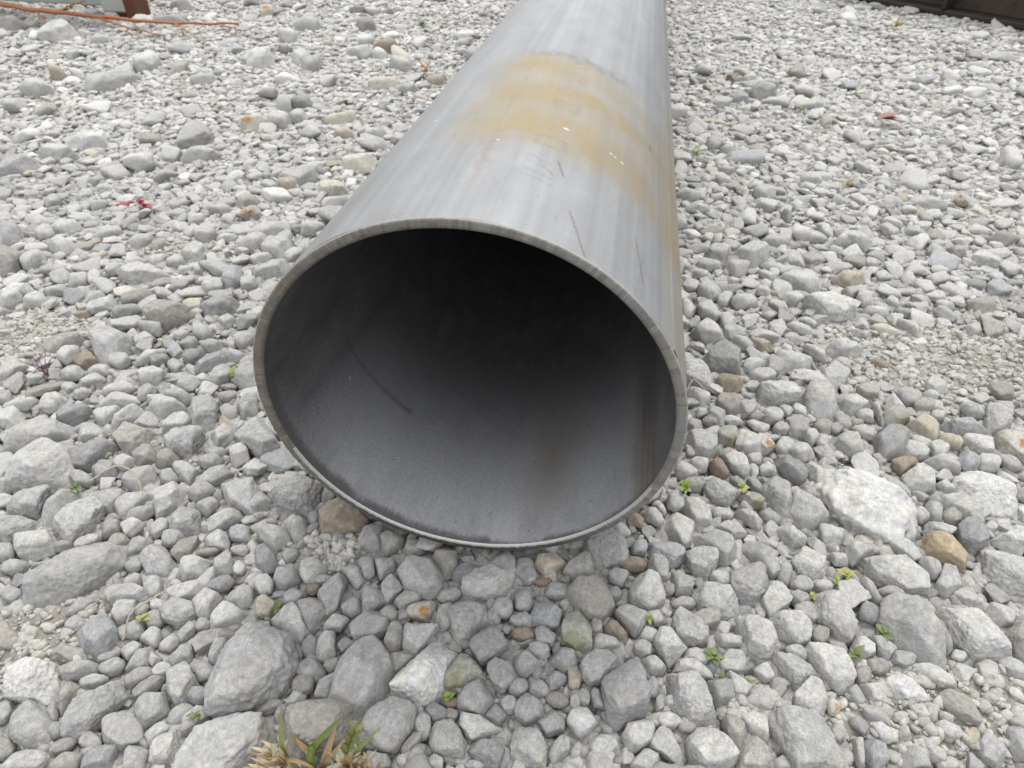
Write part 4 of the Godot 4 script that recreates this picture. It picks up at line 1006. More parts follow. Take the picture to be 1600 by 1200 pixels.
func make_ground() -> void:
	var xs: Array[float] = []
	var zs: Array[float] = []
	var x := -60.0
	while x < 60.0:
		xs.append(x)
		var a := absf(x + 0.001)
		x += 0.011 if a < 1.0 else 0.03 if a < 3.6 else 0.5 if a < 8.0 else 6.0
	var z := -60.0
	while z < 60.0:
		zs.append(z)
		z += 0.011 if z > -1.1 and z < 0.6 else 0.03 if z > -5.2 and z < 1.4 else 0.5 if z > -10.0 and z < 6.0 else 6.0
	var v := PackedVector3Array()
	var idx := PackedInt32Array()
	var col := PackedColorArray()
	for j in zs.size():
		for i in xs.size():
			var y := -0.012
			var near := absf(xs[i]) < 3.8 and zs[j] > -5.4 and zs[j] < 1.6
			if near:
				y = ground_y(xs[i], zs[j]) + swell(xs[i], zs[j])
			v.append(Vector3(xs[i], y, zs[j]))
			var t := 1.0 + 0.2 * noise_b.get_noise_2d(xs[i] * 30.0, zs[j] * 30.0) + 0.1 * noise_a.get_noise_2d(xs[i] * 3.0, zs[j] * 3.0)
			col.append(Color(0.42 * t, 0.4 * t, 0.365 * t))
	var w := xs.size()
	for j in zs.size() - 1:
		for i in w - 1:
			var a := j * w + i
			idx.append_array([a, a + 1, a + w, a + 1, a + w + 1, a + w])
	var m := mesh_of(v, smooth_normals(v, idx), idx, col)
	var mat: StandardMaterial3D = stone_mats[2].duplicate()
	mat.uv1_scale = Vector3.ONE * 23.0
	mat.heightmap_scale = 0.25
	put(inst(m, mat), "ground", "dusty grey-beige grit under and between the stones", "", "", "structure")


# ---------------------------------------------------------------- pipe
func skew(r: float, th: float) -> float:
	return CUT_SKEW * r * sin(th)


func tube_normal(what: String, j: int, th: float) -> Vector3:
	var o := Vector3(sin(th), cos(th), 0)
	if what == "outer":
		return o
	if what == "bore":
		return -o
	var tilt := Vector3(cos(th), -sin(th), 0) * (0.16 * noise_b.get_noise_2d(th * 60.0, 30.0) + 0.1 * noise_b.get_noise_2d(th * 140.0, 3.0))
	var z := Vector3(0, 0, 1)
	if j == 0:
		return (o + z * 0.6).normalized()
	if j == 1:
		return (o * 0.6 + z + tilt).normalized()
	if j == 4:
		return (-o * 0.35 + z + tilt).normalized()
	if j == 5:
		return (-o + z * 0.6).normalized()
	return (z + tilt).normalized()


func tube_uv(what: String, j: int, th: float, z: float) -> Vector2:
	if what == "outer":
		return Vector2((th + PI) / TAU, along_v(maxf(0.0, -z)))
	if what == "bore":
		return Vector2((th + PI) / TAU, clampf(-z, 0.001, 0.998))
	return Vector2((th + PI) / TAU, [0.02, 0.1, 0.32, 0.68, 0.9, 0.98][j])


func tube_jitter(what: String, j: int, th: float) -> Vector2:
	if what == "outer":
		# small dents and out-of-roundness of rolled plate
		return Vector2(0.00022 * noise_b.get_noise_2d(th * 3.0, j * 0.4) + 0.0001 * sin(th * 9.0), 0)
	if what == "bore" or j == 0 or j == 5:
		return Vector2.ZERO
	var a := noise_b.get_noise_2d(th * 42.0, 1.0)
	var b := noise_b.get_noise_2d(th * 95.0, 4.0)
	var c := noise_a.get_noise_2d(th * 30.0, 9.0)
	return Vector2(0.0004 * b if j == 1 or j == 4 else 0.0, 0.00045 * a + 0.0003 * b + 0.0003 * c * (1.0 if j < 3 else -1.0))


func tube(rings: Array, seg: int, what: String) -> ArrayMesh:
	# rings of [radius, z, share of the skewed cut]; theta 0 is the top and runs to +x
	var v := PackedVector3Array()
	var n := PackedVector3Array()
	var uv := PackedVector2Array()
	var idx := PackedInt32Array()
	for j in rings.size():
		for i in seg + 1:
			var th := -PI + TAU * i / seg
			var r: float = rings[j][0]
			var z: float = rings[j][1] + rings[j][2] * skew(r, th)
			var q := tube_jitter(what, j, th)
			r += q.x
			z += q.y
			v.append(Vector3(r * sin(th), r * cos(th), z))
			n.append(tube_normal(what, j, th))
			uv.append(tube_uv(what, j, th, z))
	var w := seg + 1
	for j in rings.size() - 1:
		for i in seg:
			var a := j * w + i
			var t := [a, a + 1, a + w, a + 1, a + w + 1, a + w]
			var f := (v[t[2]] - v[t[0]]).cross(v[t[1]] - v[t[0]])
			if f.dot(n[a] + n[a + 1] + n[a + w]) < 0.0:
				t = [a, a + w, a + 1, a + 1, a + w, a + w + 1]
			idx.append_array(t)
	return mesh_of(v, n, idx, PackedColorArray(), uv)


func along_v(s: float) -> float:
	# metres along the pipe -> texture v: the part that shows takes most of the picture
	return s / 1.4 * 0.86 if s < 1.4 else 0.86 + (s - 1.4) / 4.6 * 0.14


func band(x: float, a: float, b: float, soft: float) -> float:
	return smoothstep(a - soft, a + soft, x) * (1.0 - smoothstep(b - soft, b + soft, x))


func outer_image() -> Image:
	var w := 1024
	var h := 1400
	var d := PackedByteArray()
	d.resize(w * h * 3)
	for y in h:
		var vv := (y + 0.5) / h
		var s := vv / 0.86 * 1.4 if vv < 0.86 else 1.4 + (vv - 0.86) / 0.14 * 4.6
		for x in w:
			var deg := -180.0 + 360.0 * (x + 0.5) / w
			var i := (y * w + x) * 3
			if absf(deg) > 112.0:
				d[i] = 150
				d[i + 1] = 151
				d[i + 2] = 154
				continue
			var th := deg / 57.29578
			var ax := th * 0.2
			# mill finish: streaks along the pipe, cloudy pickling, fine scratches round it
			var streak := noise_b.get_noise_2d(ax * 260.0, s * 3.0) * 0.5 + noise_b.get_noise_2d(ax * 90.0 + 40.0, s * 1.2 + 7.0) * 0.7
			var cloud := noise_a.get_noise_2d(ax * 16.0, s * 9.0)
			var fine := noise_b.get_noise_2d(ax * 900.0, s * 420.0)
			var ring := noise_b.get_noise_2d(ax * 6.0 + 90.0, s * 300.0)
			var broad := noise_a.get_noise_2d(deg * 0.07, s * 0.8 + 12.0) + 0.6 * noise_b.get_noise_2d(deg * 0.3, s * 0.5)  # broad bands put a streaky sheen into the wall colour
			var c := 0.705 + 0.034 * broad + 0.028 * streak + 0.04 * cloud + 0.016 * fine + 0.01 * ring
			var r := c * 0.992
			var g := c * 0.998
			var b := c * 1.012
			# darker, slightly warmer mottling towards the left flank
			var flank_tone := smoothstep(-28.0, -75.0, deg) * (0.5 + 0.5 * noise_a.get_noise_2d(ax * 30.0 + 4.0, s * 20.0))
			r -= 0.05 * flank_tone
			g -= 0.055 * flank_tone
			b -= 0.065 * flank_tone
			# the yellow-brown stain: three soft bands running round the top
			var wob := 0.022 * noise_a.get_noise_2d(ax * 14.0 + 33.0, s * 6.0) + 0.012 * noise_a.get_noise_2d(ax * 40.0, s * 40.0)
			var q := s + wob
			var side := band(deg, -11.0, 74.0, 9.0)
			var lean := clampf(deg / 60.0, 0.0, 1.0)
			var st := 0.78 * band(q, 0.172, 0.47, 0.036) * (1.0 - 0.45 * smoothstep(20.0, 60.0, deg))
			st += 0.5 * band(q, 0.185 - 0.01 * lean, 0.255 - 0.02 * lean, 0.034) * (1.0 - 0.5 * lean)
			st += 0.45 * band(q, 0.292, 0.345, 0.02) * band(deg, -12.0, 22.0, 8.0)
			st += 0.6 * band(q, 0.325, 0.352, 0.018) * band(deg, 8.0, 66.0, 7.0)
			st += 0.45 * band(q, 0.40, 0.462, 0.02) * band(deg, -8.0, 18.0, 7.0)
			st += 0.2 * fine * st
			st += 0.95 * exp(-pow((deg - 0.5) / 3.4, 2.0) - pow((q - 0.436) / 0.02, 2.0))
			st -= 0.22 * band(q, 0.362, 0.40, 0.012) * band(deg, 9.0, 50.0, 8.0)
			st -= 0.22 * band(q, 0.265, 0.31, 0.012) * band(deg, 8.0, 40.0, 8.0)
			st *= side * (0.88 + 0.36 * noise_a.get_noise_2d(ax * 22.0, s * 10.0 + 50.0) + 0.34 * streak + 0.14 * noise_a.get_noise_2d(ax * 150.0, s * 120.0))
			# narrow tail of it down the right flank as far as the cut
			st += 0.6 * band(deg, 60.0, 100.0, 9.0) * (1.0 - smoothstep(0.5, 0.8, s)) * (0.75 + 0.5 * noise_a.get_noise_2d(ax * 60.0, s * 4.0))
			st = clampf(st, 0.0, 1.25)
			r = lerpf(r, 0.712, 0.52 * st)
			g = lerpf(g, 0.592, 0.56 * st)
			b = lerpf(b, 0.39, 0.62 * st)
			# dark edge where the stain dried out
			var edge := band(q, 0.468, 0.492, 0.008) * band(deg, -6.0, 34.0, 6.0) * (0.6 + 0.8 * noise_a.get_noise_2d(ax * 50.0, s * 20.0))
			r -= 0.1 * edge
			g -= 0.1 * edge
			b -= 0.1 * edge
			# rusty rub marks along the crown and at the rim
			var rub := exp(-pow((deg - 0.4 - 2.0 * noise_a.get_noise_2d(s * 30.0, 3.0)) / 2.2, 2.0)) * band(s, 0.075, 0.185, 0.02) * clampf(0.35 + 0.9 * noise_a.get_noise_2d(ax * 90.0, s * 60.0) + 0.3 * fine, 0.0, 1.0)
			rub += exp(-pow((deg + 14.0) / 2.6, 2.0)) * band(s, -0.01, 0.012, 0.004) * smoothstep(-0.1, 0.5, noise_b.get_noise_2d(ax * 200.0, s * 200.0))
			rub = clampf(rub, 0.0, 1.0)
			r = lerpf(r, 0.66, 0.36 * rub)
			g = lerpf(g, 0.48, 0.36 * rub)
			b = lerpf(b, 0.36, 0.36 * rub)
			# scrape lines running back from the rim on the right of the crown
			var sc := exp(-pow((deg - lerpf(30.0, 24.0, clampf(s / 0.06, 0.0, 1.0))) / 0.28, 2.0)) * band(s, 0.006, 0.062, 0.004) * (0.6 + 0.5 * noise_b.get_noise_2d(ax * 300.0, s * 260.0))
			sc += 0.8 * exp(-pow((deg - 18.6 - (0.138 - s) * 90.0) / 0.35, 2.0)) * band(s, 0.118, 0.146, 0.005)
			sc += 0.5 * exp(-pow((deg - 43.0 - (0.1 - s) * 55.0) / 0.3, 2.0)) * band(s, 0.03, 0.1, 0.01)
			sc += 0.8 * exp(-pow((deg - 47.8) / 0.45, 2.0)) * band(s, 0.338, 0.356, 0.003)
			sc = clampf(sc, 0.0, 1.0)
			r = lerpf(r, 0.42, 0.75 * sc)
			g = lerpf(g, 0.37, 0.75 * sc)
			b = lerpf(b, 0.34, 0.75 * sc)
			# faint longitudinal rolling lines on the right
			var roll := exp(-pow((deg - 50.0) / 0.7, 2.0)) + exp(-pow((deg - 53.5) / 0.5, 2.0)) + 0.6 * exp(-pow((deg - 46.0) / 1.2, 2.0))
			r -= 0.045 * roll
			g -= 0.043 * roll
			b -= 0.036 * roll
			d[i] = int(255.0 * clampf(r, 0.0, 1.0))
			d[i + 1] = int(255.0 * clampf(g, 0.0, 1.0))
			d[i + 2] = int(255.0 * clampf(b, 0.0, 1.0))
	var im := Image.create_from_data(w, h, false, Image.FORMAT_RGB8, d)
	# worn stencil: outlined characters in a row along the crown
	var ink := Color(0.36, 0.37, 0.41)
	for q in [[11.2, 18.6, 0.385, 0.412, 0.26], [11.6, 19.0, 0.282, 0.306, 0.3], [10.4, 18.2, 0.172, 0.194, 0.34], [13.0, 17.5, 0.448, 0.468, 0.16], [11.4, 17.0, 0.335, 0.352, 0.14]]:
		for k in 2:
			var g2: float = 0.9 * k
			stroke(im, q[0] + g2, q[2], q[1] + g2, q[2], 1.1, ink, q[4] * 0.7)
			stroke(im, q[0] + g2, q[3], q[1] + g2, q[3], 1.1, ink, q[4] * 0.7)
			stroke(im, q[0] + g2, q[2], q[0] + g2, q[3], 1.0, ink, q[4] * 0.7)
			stroke(im, q[1] + g2, q[2], q[1] + g2, q[3], 1.0, ink, q[4] * 0.7)
	for k in 2:
		var o := 0.012 * k
		stroke(im, 10.0, 0.142 - o, 18.5, 0.128 - o, 1.4, ink, 0.2)
		stroke(im, 10.0, 0.112 - o, 18.5, 0.103 - o, 1.4, ink, 0.27)
	stroke(im, 10.6, 0.148, 17.8, 0.112, 1.3, ink, 0.18)
	stroke(im, 17.8, 0.112, 13.6, 0.128, 1.3, ink, 0.18)
	# specks: flakes of white paint and dark pits
	for q in [[17.3, 0.23, 2.0], [17.7, 0.2298, 1.8], [32.1, 0.229, 1.6], [33.6, 0.228, 1.4], [36.2, 0.227, 1.8], [-24.0, 0.256, 1.8], [1.0, 0.163, 1.2]]:
		dab(im, q[0], q[1], q[2], Color(0.97, 0.97, 0.95), 1.0)
	stroke(im, 43.4, 0.378, 46.9, 0.356, 1.3, Color(0.95, 0.95, 0.92), 0.9)
	for k in 190:
		var dg := rng.randf_range(-60.0, 60.0)
		var s2 := rng.randf_range(0.0, 0.7)
		dab(im, dg, s2, rng.randf_range(0.4, 0.9), Color(0.33, 0.28, 0.25), rng.randf_range(0.1, 0.45))
	for k in 70:
		dab(im, rng.randf_range(-14.0, 20.0), rng.randf_range(0.17, 0.46), rng.randf_range(0.4, 0.9), Color(0.36, 0.25, 0.17), rng.randf_range(0.15, 0.55))
	# scuffs and hairline scratches
	for k in 130:
		var dg := rng.randf_range(-75.0, 75.0)
		var s2 := rng.randf_range(0.0, 1.1)
		var dark := rng.randf() < 0.65
		stroke(im, dg, s2, dg + rng.randf_range(-9.0, 9.0), s2 + rng.randf_range(-0.07, 0.07), rng.randf_range(0.5, 0.9), Color(0.42, 0.42, 0.44) if dark else Color(0.88, 0.89, 0.9), rng.randf_range(0.08, 0.3))
	for k in 60:
		var dg := rng.randf_range(-60.0, 15.0)
		var s2 := rng.randf_range(0.0, 0.5)
		stroke(im, dg, s2, dg + rng.randf_range(-1.5, 1.5), s2 + rng.randf_range(0.02, 0.12), rng.randf_range(0.5, 1.0), Color(0.43, 0.43, 0.45), rng.randf_range(0.08, 0.24))
	return im


func dab(im: Image, deg: float, s: float, rad: float, c: Color, a: float) -> void:
	var x := (deg + 180.0) / 360.0 * im.get_width()
	var y := along_v(s) * im.get_height()
	for j in range(int(y - rad - 1), int(y + rad + 2)):
		for i in range(int(x - rad - 1), int(x + rad + 2)):
			if i < 0 or j < 0 or i >= im.get_width() or j >= im.get_height():
				continue
			var k := clampf(rad + 0.5 - Vector2(i + 0.5 - x, j + 0.5 - y).length(), 0.0, 1.0) * a
			if k > 0.0:
				im.set_pixel(i, j, im.get_pixel(i, j).lerp(c, k))


func stroke(im: Image, d0: float, s0: float, d1: float, s1: float, wd: float, c: Color, a: float) -> void:
	var p0 := Vector2((d0 + 180.0) / 360.0 * im.get_width(), along_v(s0) * im.get_height())
	var p1 := Vector2((d1 + 180.0) / 360.0 * im.get_width(), along_v(s1) * im.get_height())
	var n := int(p0.distance_to(p1) / 0.7) + 1
	for k in n + 1:
		var p := p0.lerp(p1, float(k) / n)
		var f := 0.55 + 0.6 * noise_b.get_noise_2d(p.x * 0.21, p.y * 0.21)
		var x := int(p.x)
		var y := int(p.y)
		for j in range(y - 1, y + 2):
			for i in range(x - 1, x + 2):
				if i < 0 or j < 0 or i >= im.get_width() or j >= im.get_height():
					continue
				var t := clampf(wd * 0.5 + 0.5 - Vector2(i + 0.5 - p.x, j + 0.5 - p.y).length(), 0.0, 1.0) * a * clampf(f, 0.0, 1.0)
				if t > 0.0:
					im.set_pixel(i, j, im.get_pixel(i, j).lerp(c, t * 0.7))


func bore_image() -> Image:
	# u: round from -180 to 180 with 0 at the top; v: 0 to 1.0 m in, then clamped by the last row
	var w := 1024
	var h := 700
	var d := PackedByteArray()
	d.resize(w * h * 3)
	for y in h:
		var s := (y + 0.5) / h
		for x in w:
			var deg := -180.0 + 360.0 * (x + 0.5) / w
			var dd := fposmod(deg, 360.0)   # 180 is the lowest line
			var ax := dd / 57.29578 * 0.2
			var i := (y * w + x) * 3
			var streak := noise_b.get_noise_2d(ax * 240.0, s * 5.0) * 0.6 + noise_a.get_noise_2d(ax * 60.0 + 10.0, s * 3.0)
			var fine := noise_b.get_noise_2d(ax * 1400.0, s * 260.0)
			var cloud := noise_a.get_noise_2d(ax * 18.0 + 70.0, s * 12.0)
			var mouth_light := smoothstep(-0.1, 0.75, -cos(dd / 57.29578)) * (1.0 - smoothstep(0.03, 0.34, s + 0.05 * cloud + 0.02 * streak))  # daylight falling in at the mouth, painted as a paler floor that fades inward
			var c := lerpf(0.37, 0.635, mouth_light) + 0.02 * streak + 0.05 * fine + 0.04 * cloud
			var r := c * 0.995
			var g := c
			var b := c * 1.015
			# heat-tinted dark band just inside the cut, feathered along the grain
			var e := 0.0085 + 0.005 * cloud + 0.0012 * noise_b.get_noise_2d(ax * 300.0, 0.0) + 0.0022 * noise_b.get_noise_2d(ax * 3000.0, s * 160.0)
			e -= 0.005 * band(dd, 156.0, 174.5, 1.2)
			var k := 1.0 - smoothstep(e - 0.005, e + 0.006, s)
			# a dressed step beside the lowest line
			var step := band(dd, 165.5, 175.0, 0.25) * (1.0 - smoothstep(0.03, 0.075, s + 0.01 * streak))
			c = 0.02 * step
			r = lerpf(r + c, 0.34, 0.8 * k)
			g = lerpf(g + c, 0.34, 0.85 * k)
			b = lerpf(b + c, 0.345, 0.85 * k)
			# rusty run down the right wall (dd 103..122)
			var run := band(dd + 2.5 * noise_a.get_noise_2d(s * 9.0, 5.0), 105.0, 119.0, 4.0) * (0.62 + 0.5 * noise_a.get_noise_2d(ax * 110.0, s * 4.0) + 0.12 * fine)
			run = clampf(run, 0.0, 1.0)
			var near := 1.0 - smoothstep(0.02, 0.12, s)
			r = lerpf(r, lerpf(0.33, 0.42, near), 0.75 * run)
			g = lerpf(g, lerpf(0.295, 0.35, near), 0.75 * run)
			b = lerpf(b, lerpf(0.27, 0.29, near), 0.75 * run)
			# brownish cloud further in, right of the floor
			var br := exp(-pow((dd - 157.0) / 8.0, 2.0) - pow((s - 0.14) / 0.09, 2.0))
			r = lerpf(r, 0.47, 0.5 * br)
			g = lerpf(g, 0.43, 0.5 * br)
			b = lerpf(b, 0.39, 0.5 * br)
			# diagonal fold mark on the left wall and darker smears above it
			var fl := exp(-pow((dd - 258.0 + 6.0 * (s / 0.2)) / 3.0, 2.0)) * band(s, 0.03, 0.32, 0.02)
			var sm := band(dd, 268.0, 300.0, 6.0) * (0.4 + 0.6 * noise_a.get_noise_2d(ax * 40.0, s * 4.0 + 20.0))
			# a curved dark scratch
			var tt := clampf((262.0 - dd) / 45.0, 0.0, 1.0)
			var arc := exp(-pow((s - 0.158 - 0.004 * sin(tt * 3.1)) / (0.002 + 0.0025 * tt), 2.0)) * band(dd, 216.5, 256.0, 1.0) * (0.35 + 0.65 * tt)
			var dk := clampf(0.16 * fl + 0.16 * sm + 0.36 * arc, 0.0, 1.0)
			r *= 1.0 - 0.6 * dk
			g *= 1.0 - 0.6 * dk
			b *= 1.0 - 0.58 * dk
			d[i] = int(255.0 * clampf(r, 0.0, 1.0))
			d[i + 1] = int(255.0 * clampf(g, 0.0, 1.0))
			d[i + 2] = int(255.0 * clampf(b, 0.0, 1.0))
	var im := Image.create_from_data(w, h, false, Image.FORMAT_RGB8, d)
	for k in 90:
		var px := rng.randi_range(0, w - 1)
		var py := rng.randi_range(0, h / 2)
		im.set_pixel(px, py, Color(0.2, 0.19, 0.18))
	for k in 3:
		im.set_pixel(int((-114.9 + 180.0) / 360.0 * w) + k % 2, int(0.128 * h) + k, Color(0.85, 0.85, 0.8))
	return im


func rim_image() -> Image:
	# u round the cut, v across it: saw facets, with rust towards the left
	var w := 2048
	var h := 24
	var im := Image.create(w, h, false, Image.FORMAT_RGB8)
	var x := 0
	while x < w:
		var deg := -180.0 + 360.0 * x / w
		var right := band(deg, 5.0, 150.0, 20.0)
		var run := rng.randi_range(2, 6) if right < 0.5 else rng.randi_range(5, 13)
		var t := rng.randf_range(-0.045, 0.045)
		for k in run:
			if x >= w:
				break
			for y in h:
				var n := noise_a.get_noise_2d(x * 0.05, y * 0.3)
				var c := 0.545 + t + 0.05 * n + 0.05 * right + rng.randf_range(-0.015, 0.015)
				if k == 0:
					c += 0.05 if right > 0.5 else -0.05
				var warm := 0.15 + 0.3 * noise_a.get_noise_2d(deg * 0.05, 2.0) + (0.35 if deg < -40.0 and deg > -130.0 else 0.0)
				var col := Color(c * (1.0 + 0.03 * warm), c * (1.0 - 0.02 * warm), c * (1.0 - 0.1 * warm))
				var rust := smoothstep(0.12, 0.5, noise_a.get_noise_2d(x * 0.02 + 60.0, y * 0.08)) * band(deg, -60.0, 2.0, 10.0)
				rust += smoothstep(h * 0.72, h * 1.0, float(y)) * band(deg, -150.0, -20.0, 10.0) * (0.35 + 0.6 * noise_b.get_noise_2d(x * 0.03, 8.0))
				col = col.lerp(Color(0.5, 0.31, 0.2), clampf(rust, 0.0, 1.0) * 0.32)
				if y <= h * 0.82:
					col = col.darkened(0.22 * smoothstep(118.0, 150.0, absf(deg)))  # shade on the lowest part of the face, painted into the colour
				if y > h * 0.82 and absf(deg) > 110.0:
					col = Color(0.8, 0.8, 0.79)  # painted highlight: the lower inner edge catching the sky
				elif y < h * 0.1:
					col = col.lerp(Color(0.8, 0.8, 0.79), 0.6)
				im.set_pixel(x, y, col)
			x += 1
	return im


func make_pipe() -> void:
	var t := Node3D.new()
	t.position = Vector3(0, PIPE_Y, 0)
	t.rotation_degrees.y = -PIPE_YAW
	put(t, "steel_pipe", "long dull grey steel pipe with a yellow-brown stain and a dark open end", "pipe")
	var ri := PIPE_R - PIPE_WALL
	var rings := []
	for k in 46:
		var s: float = pow(k / 45.0, 1.8) * 6.0
		rings.append([PIPE_R, -0.0011 - s, 1.0 - clampf(s / 0.4, 0.0, 1.0)])
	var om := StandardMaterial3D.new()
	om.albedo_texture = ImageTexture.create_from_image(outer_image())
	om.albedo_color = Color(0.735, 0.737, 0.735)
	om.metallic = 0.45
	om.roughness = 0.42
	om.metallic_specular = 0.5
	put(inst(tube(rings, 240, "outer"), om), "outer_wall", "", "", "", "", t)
	# bore
	rings = []
	for k in 40:
		var s: float = pow(k / 39.0, 1.8) * 6.0
		rings.append([ri, -0.0022 - s, 1.0 - clampf(s / 0.4, 0.0, 1.0)])
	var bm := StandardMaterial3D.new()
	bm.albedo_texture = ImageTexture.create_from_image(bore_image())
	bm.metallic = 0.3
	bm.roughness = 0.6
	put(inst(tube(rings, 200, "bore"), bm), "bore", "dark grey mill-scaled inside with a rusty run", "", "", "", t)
	# the sawn rim: face and both broken edges
	rings = [[PIPE_R, -0.0011, 1.0], [PIPE_R - 0.0009, -0.0001, 1.0], [PIPE_R - 0.0034, 0.0, 1.0], [ri + 0.0046, 0.0, 1.0], [ri + 0.0023, -0.0001, 1.0], [ri, -0.0022, 1.0]]
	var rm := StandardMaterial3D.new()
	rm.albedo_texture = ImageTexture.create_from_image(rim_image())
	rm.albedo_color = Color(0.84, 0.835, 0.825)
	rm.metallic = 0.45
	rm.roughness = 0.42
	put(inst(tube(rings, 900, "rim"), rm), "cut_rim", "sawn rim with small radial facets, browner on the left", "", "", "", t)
	# weld seam: a low bead and its flattened strip along the right flank
	var seam := PackedVector3Array()
	var sn := PackedVector3Array()
	var idx := PackedInt32Array()
	var suv := PackedVector2Array()
	var prof := [[-0.0055, -0.0003], [-0.0042, 0.00045], [-0.0012, 0.0007], [0.0014, 0.0006], [0.004, 0.00045], [0.0055, -0.0003]]
	for j in 121:
		var s := pow(j / 120.0, 1.6) * 6.0
		for p in prof:
			var th: float = deg_to_rad(62.0) + (p[0] + 0.0003 * noise_b.get_noise_2d(s * 60.0, 0.0)) / PIPE_R
			var r: float = PIPE_R + p[1] + (0.00012 * noise_b.get_noise_2d(s * 150.0, p[0] * 300.0) if p[1] > 0.0 else 0.0)
			seam.append(Vector3(r * sin(th), r * cos(th), -s - 0.0012 + skew(r, th) * (1.0 - clampf(s / 0.4, 0.0, 1.0))))
			suv.append(Vector2((th + PI) / TAU, along_v(s)))
	for j in 120:
		for i in 5:
			var a := j * 6 + i
			idx.append_array([a, a + 6, a + 1, a + 1, a + 6, a + 7])
	sn = smooth_normals(seam, idx)
	for k in sn.size():
		if sn[k].dot(Vector3(seam[k].x, seam[k].y, 0)) < 0.0:
			sn[k] = -sn[k]
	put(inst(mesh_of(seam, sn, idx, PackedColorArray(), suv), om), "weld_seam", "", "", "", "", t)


# ---------------------------------------------------------------- stones of the photograph
func make_stones() -> void:
	var rest_v := PackedVector3Array()
	var rest_n := PackedVector3Array()
	var rest_c := PackedColorArray()
	var rest_i := PackedInt32Array()
	var n_big := 0
	for line in STONES:
		var cut := line.split("|")
		var f := cut[0].split(" ")
		var c := Vector3(float(f[1]), float(f[3]) / 10.0, float(f[2])) / 1000.0
		var thick := float(f[4]) / 1000.0
		var poly: Array[Vector2] = []
		for k in range(5, f.size(), 2):
			poly.append(Vector2(float(f[k]), float(f[k + 1])) / 1000.0)
		var size := 0.0
		for p in poly:
			size = maxf(size, p.length())
		var planes := []
		var turn := 0.0
		for k in poly.size():
			var a := poly[k]
			var b := poly[(k + 1) % poly.size()]
			turn += a.cross(b)
		for k in poly.size():
			var a := poly[k]
			var b := poly[(k + 1) % poly.size()]
			var e := (b - a)
			if e.length() < 0.0015:
				continue
			var n := Vector2(e.y, -e.x).normalized() * (1.0 if turn > 0.0 else -1.0)
			var d := maxf(n.dot(a), 0.12 * size)
			var tilt := rng.randf_range(-0.15, 0.55)
			# tilted planes pass through the outline at mid height
			planes.append([Vector3(n.x * cos(tilt), sin(tilt), n.y * cos(tilt)), d * cos(tilt) + 0.0])
			if rng.randf() < 0.6:
				planes.append([Vector3(n.x * 0.72, 0.69, n.y * 0.72).normalized(), (d * 0.72 + thick * 0.5 * 0.69) * rng.randf_range(0.72, 0.95)])
		var lean := rand_dir() * 0.22
		planes.append([(Vector3.UP + lean).normalized(), thick * 0.5])
		planes.append([(Vector3.UP + rand_dir() * 0.5).normalized(), thick * 0.56])
		planes.append([Vector3.DOWN, thick * 0.5])
		# broken faces
		for k in (5 if n_big < 60 else 3 if cut[1] != "" else 0):
			var dir := rand_dir()
			dir.y = absf(dir.y) * 0.9 + 0.1
			dir = dir.normalized()
			var reach := 1e9
			for q in planes:
				var dn: float = q[0].dot(dir)
				if dn > 0.05:
					reach = minf(reach, q[1] / dn)
			var n3 := (dir + rand_dir() * 0.25).normalized()
			planes.append([n3, reach * n3.dot(dir) * rng.randf_range(0.88, 0.98)])
		# work in units of the stone's size so that the rounding is even
		for q in planes:
			q[1] = q[1] / size
		var level := 5 if n_big < 22 else 4 if n_big < 120 and cut[1] != "" else 3 if size > 0.013 and cut[1] != "" else 2
		n_big += 1
		var tone := f[0]
		var sharp: int = [2, 3, 3, 3][rng.randi_range(0, 3)]
		var bump := rng.randf_range(0.03, 0.075)
		if tone == "w":
			bump = 0.07
		var sh := stone_shape(planes, level, sharp, bump, size)
		var v: PackedVector3Array = sh[0]
		var base: Color = tones[tone]
		var shade := rng.randf_range(0.92, 1.08)
		var off := Vector3(rng.randf(), rng.randf(), rng.randf()) * 90.0
		var cols := PackedColorArray()
		cols.resize(v.size())
		var spot := Vector3(rng.randf_range(-0.4, 0.4), 0.75, 0.5).normalized()
		for k in v.size():
			var p := v[k] * 2.0 + off
			var t := shade * (1.0 + 0.2 * noise_a.get_noise_3dv(p) + 0.1 * noise_b.get_noise_3dv(p * 3.0))
			var warm := 0.04 * noise_b.get_noise_3dv(p * 0.7 + Vector3(30, 0, 0))
			var cc := Color(base.r * t * (1.0 + warm), base.g * t, base.b * t * (1.0 - warm))
			if tone == "o":
				var w := smoothstep(0.78, 0.96, v[k].normalized().dot(spot) + 0.1 * noise_a.get_noise_3dv(p * 2.0))
				cc = cc.lerp(Color(0.38, 0.19, 0.06), 0.85 * w)
			elif tone == "y":
				var w := smoothstep(0.5, 0.95, v[k].normalized().dot(Vector3(spot.x, 0.2, 0.9).normalized()) + 0.25 * noise_a.get_noise_3dv(p * 2.0))
				cc = cc.lerp(Color(0.22, 0.23, 0.1), 0.55 * w)
			cols[k] = cc
			v[k] = v[k] * size
		var top := c.y
		if cut[1] != "":
			var m := mesh_of(v, sh[1], sh[2], cols)
			var o := inst(m, stone_mats[n_big % 6])
			o.position = c
			put(o, "stone", cut[1], "stone", "stones lying loose in the gravel bed")
		else:
			var b0 := rest_v.size()
			for k in v.size():
				rest_v.append(v[k] + c)
			rest_n.append_array(sh[1])
			rest_c.append_array(cols)
			for k in sh[2]:
				rest_i.append(b0 + k)
		# circles that keep the loose fill out of this stone
		var mean := Vector2.ZERO
		for p in poly:
			var q: Vector2 = p * 0.52
			claim(c.x + q.x, c.z + q.y, maxf(0.3 * size, 0.004))
		claim(c.x, c.z, sqrt(absf(turn) / 2.0 / PI) * 0.88)
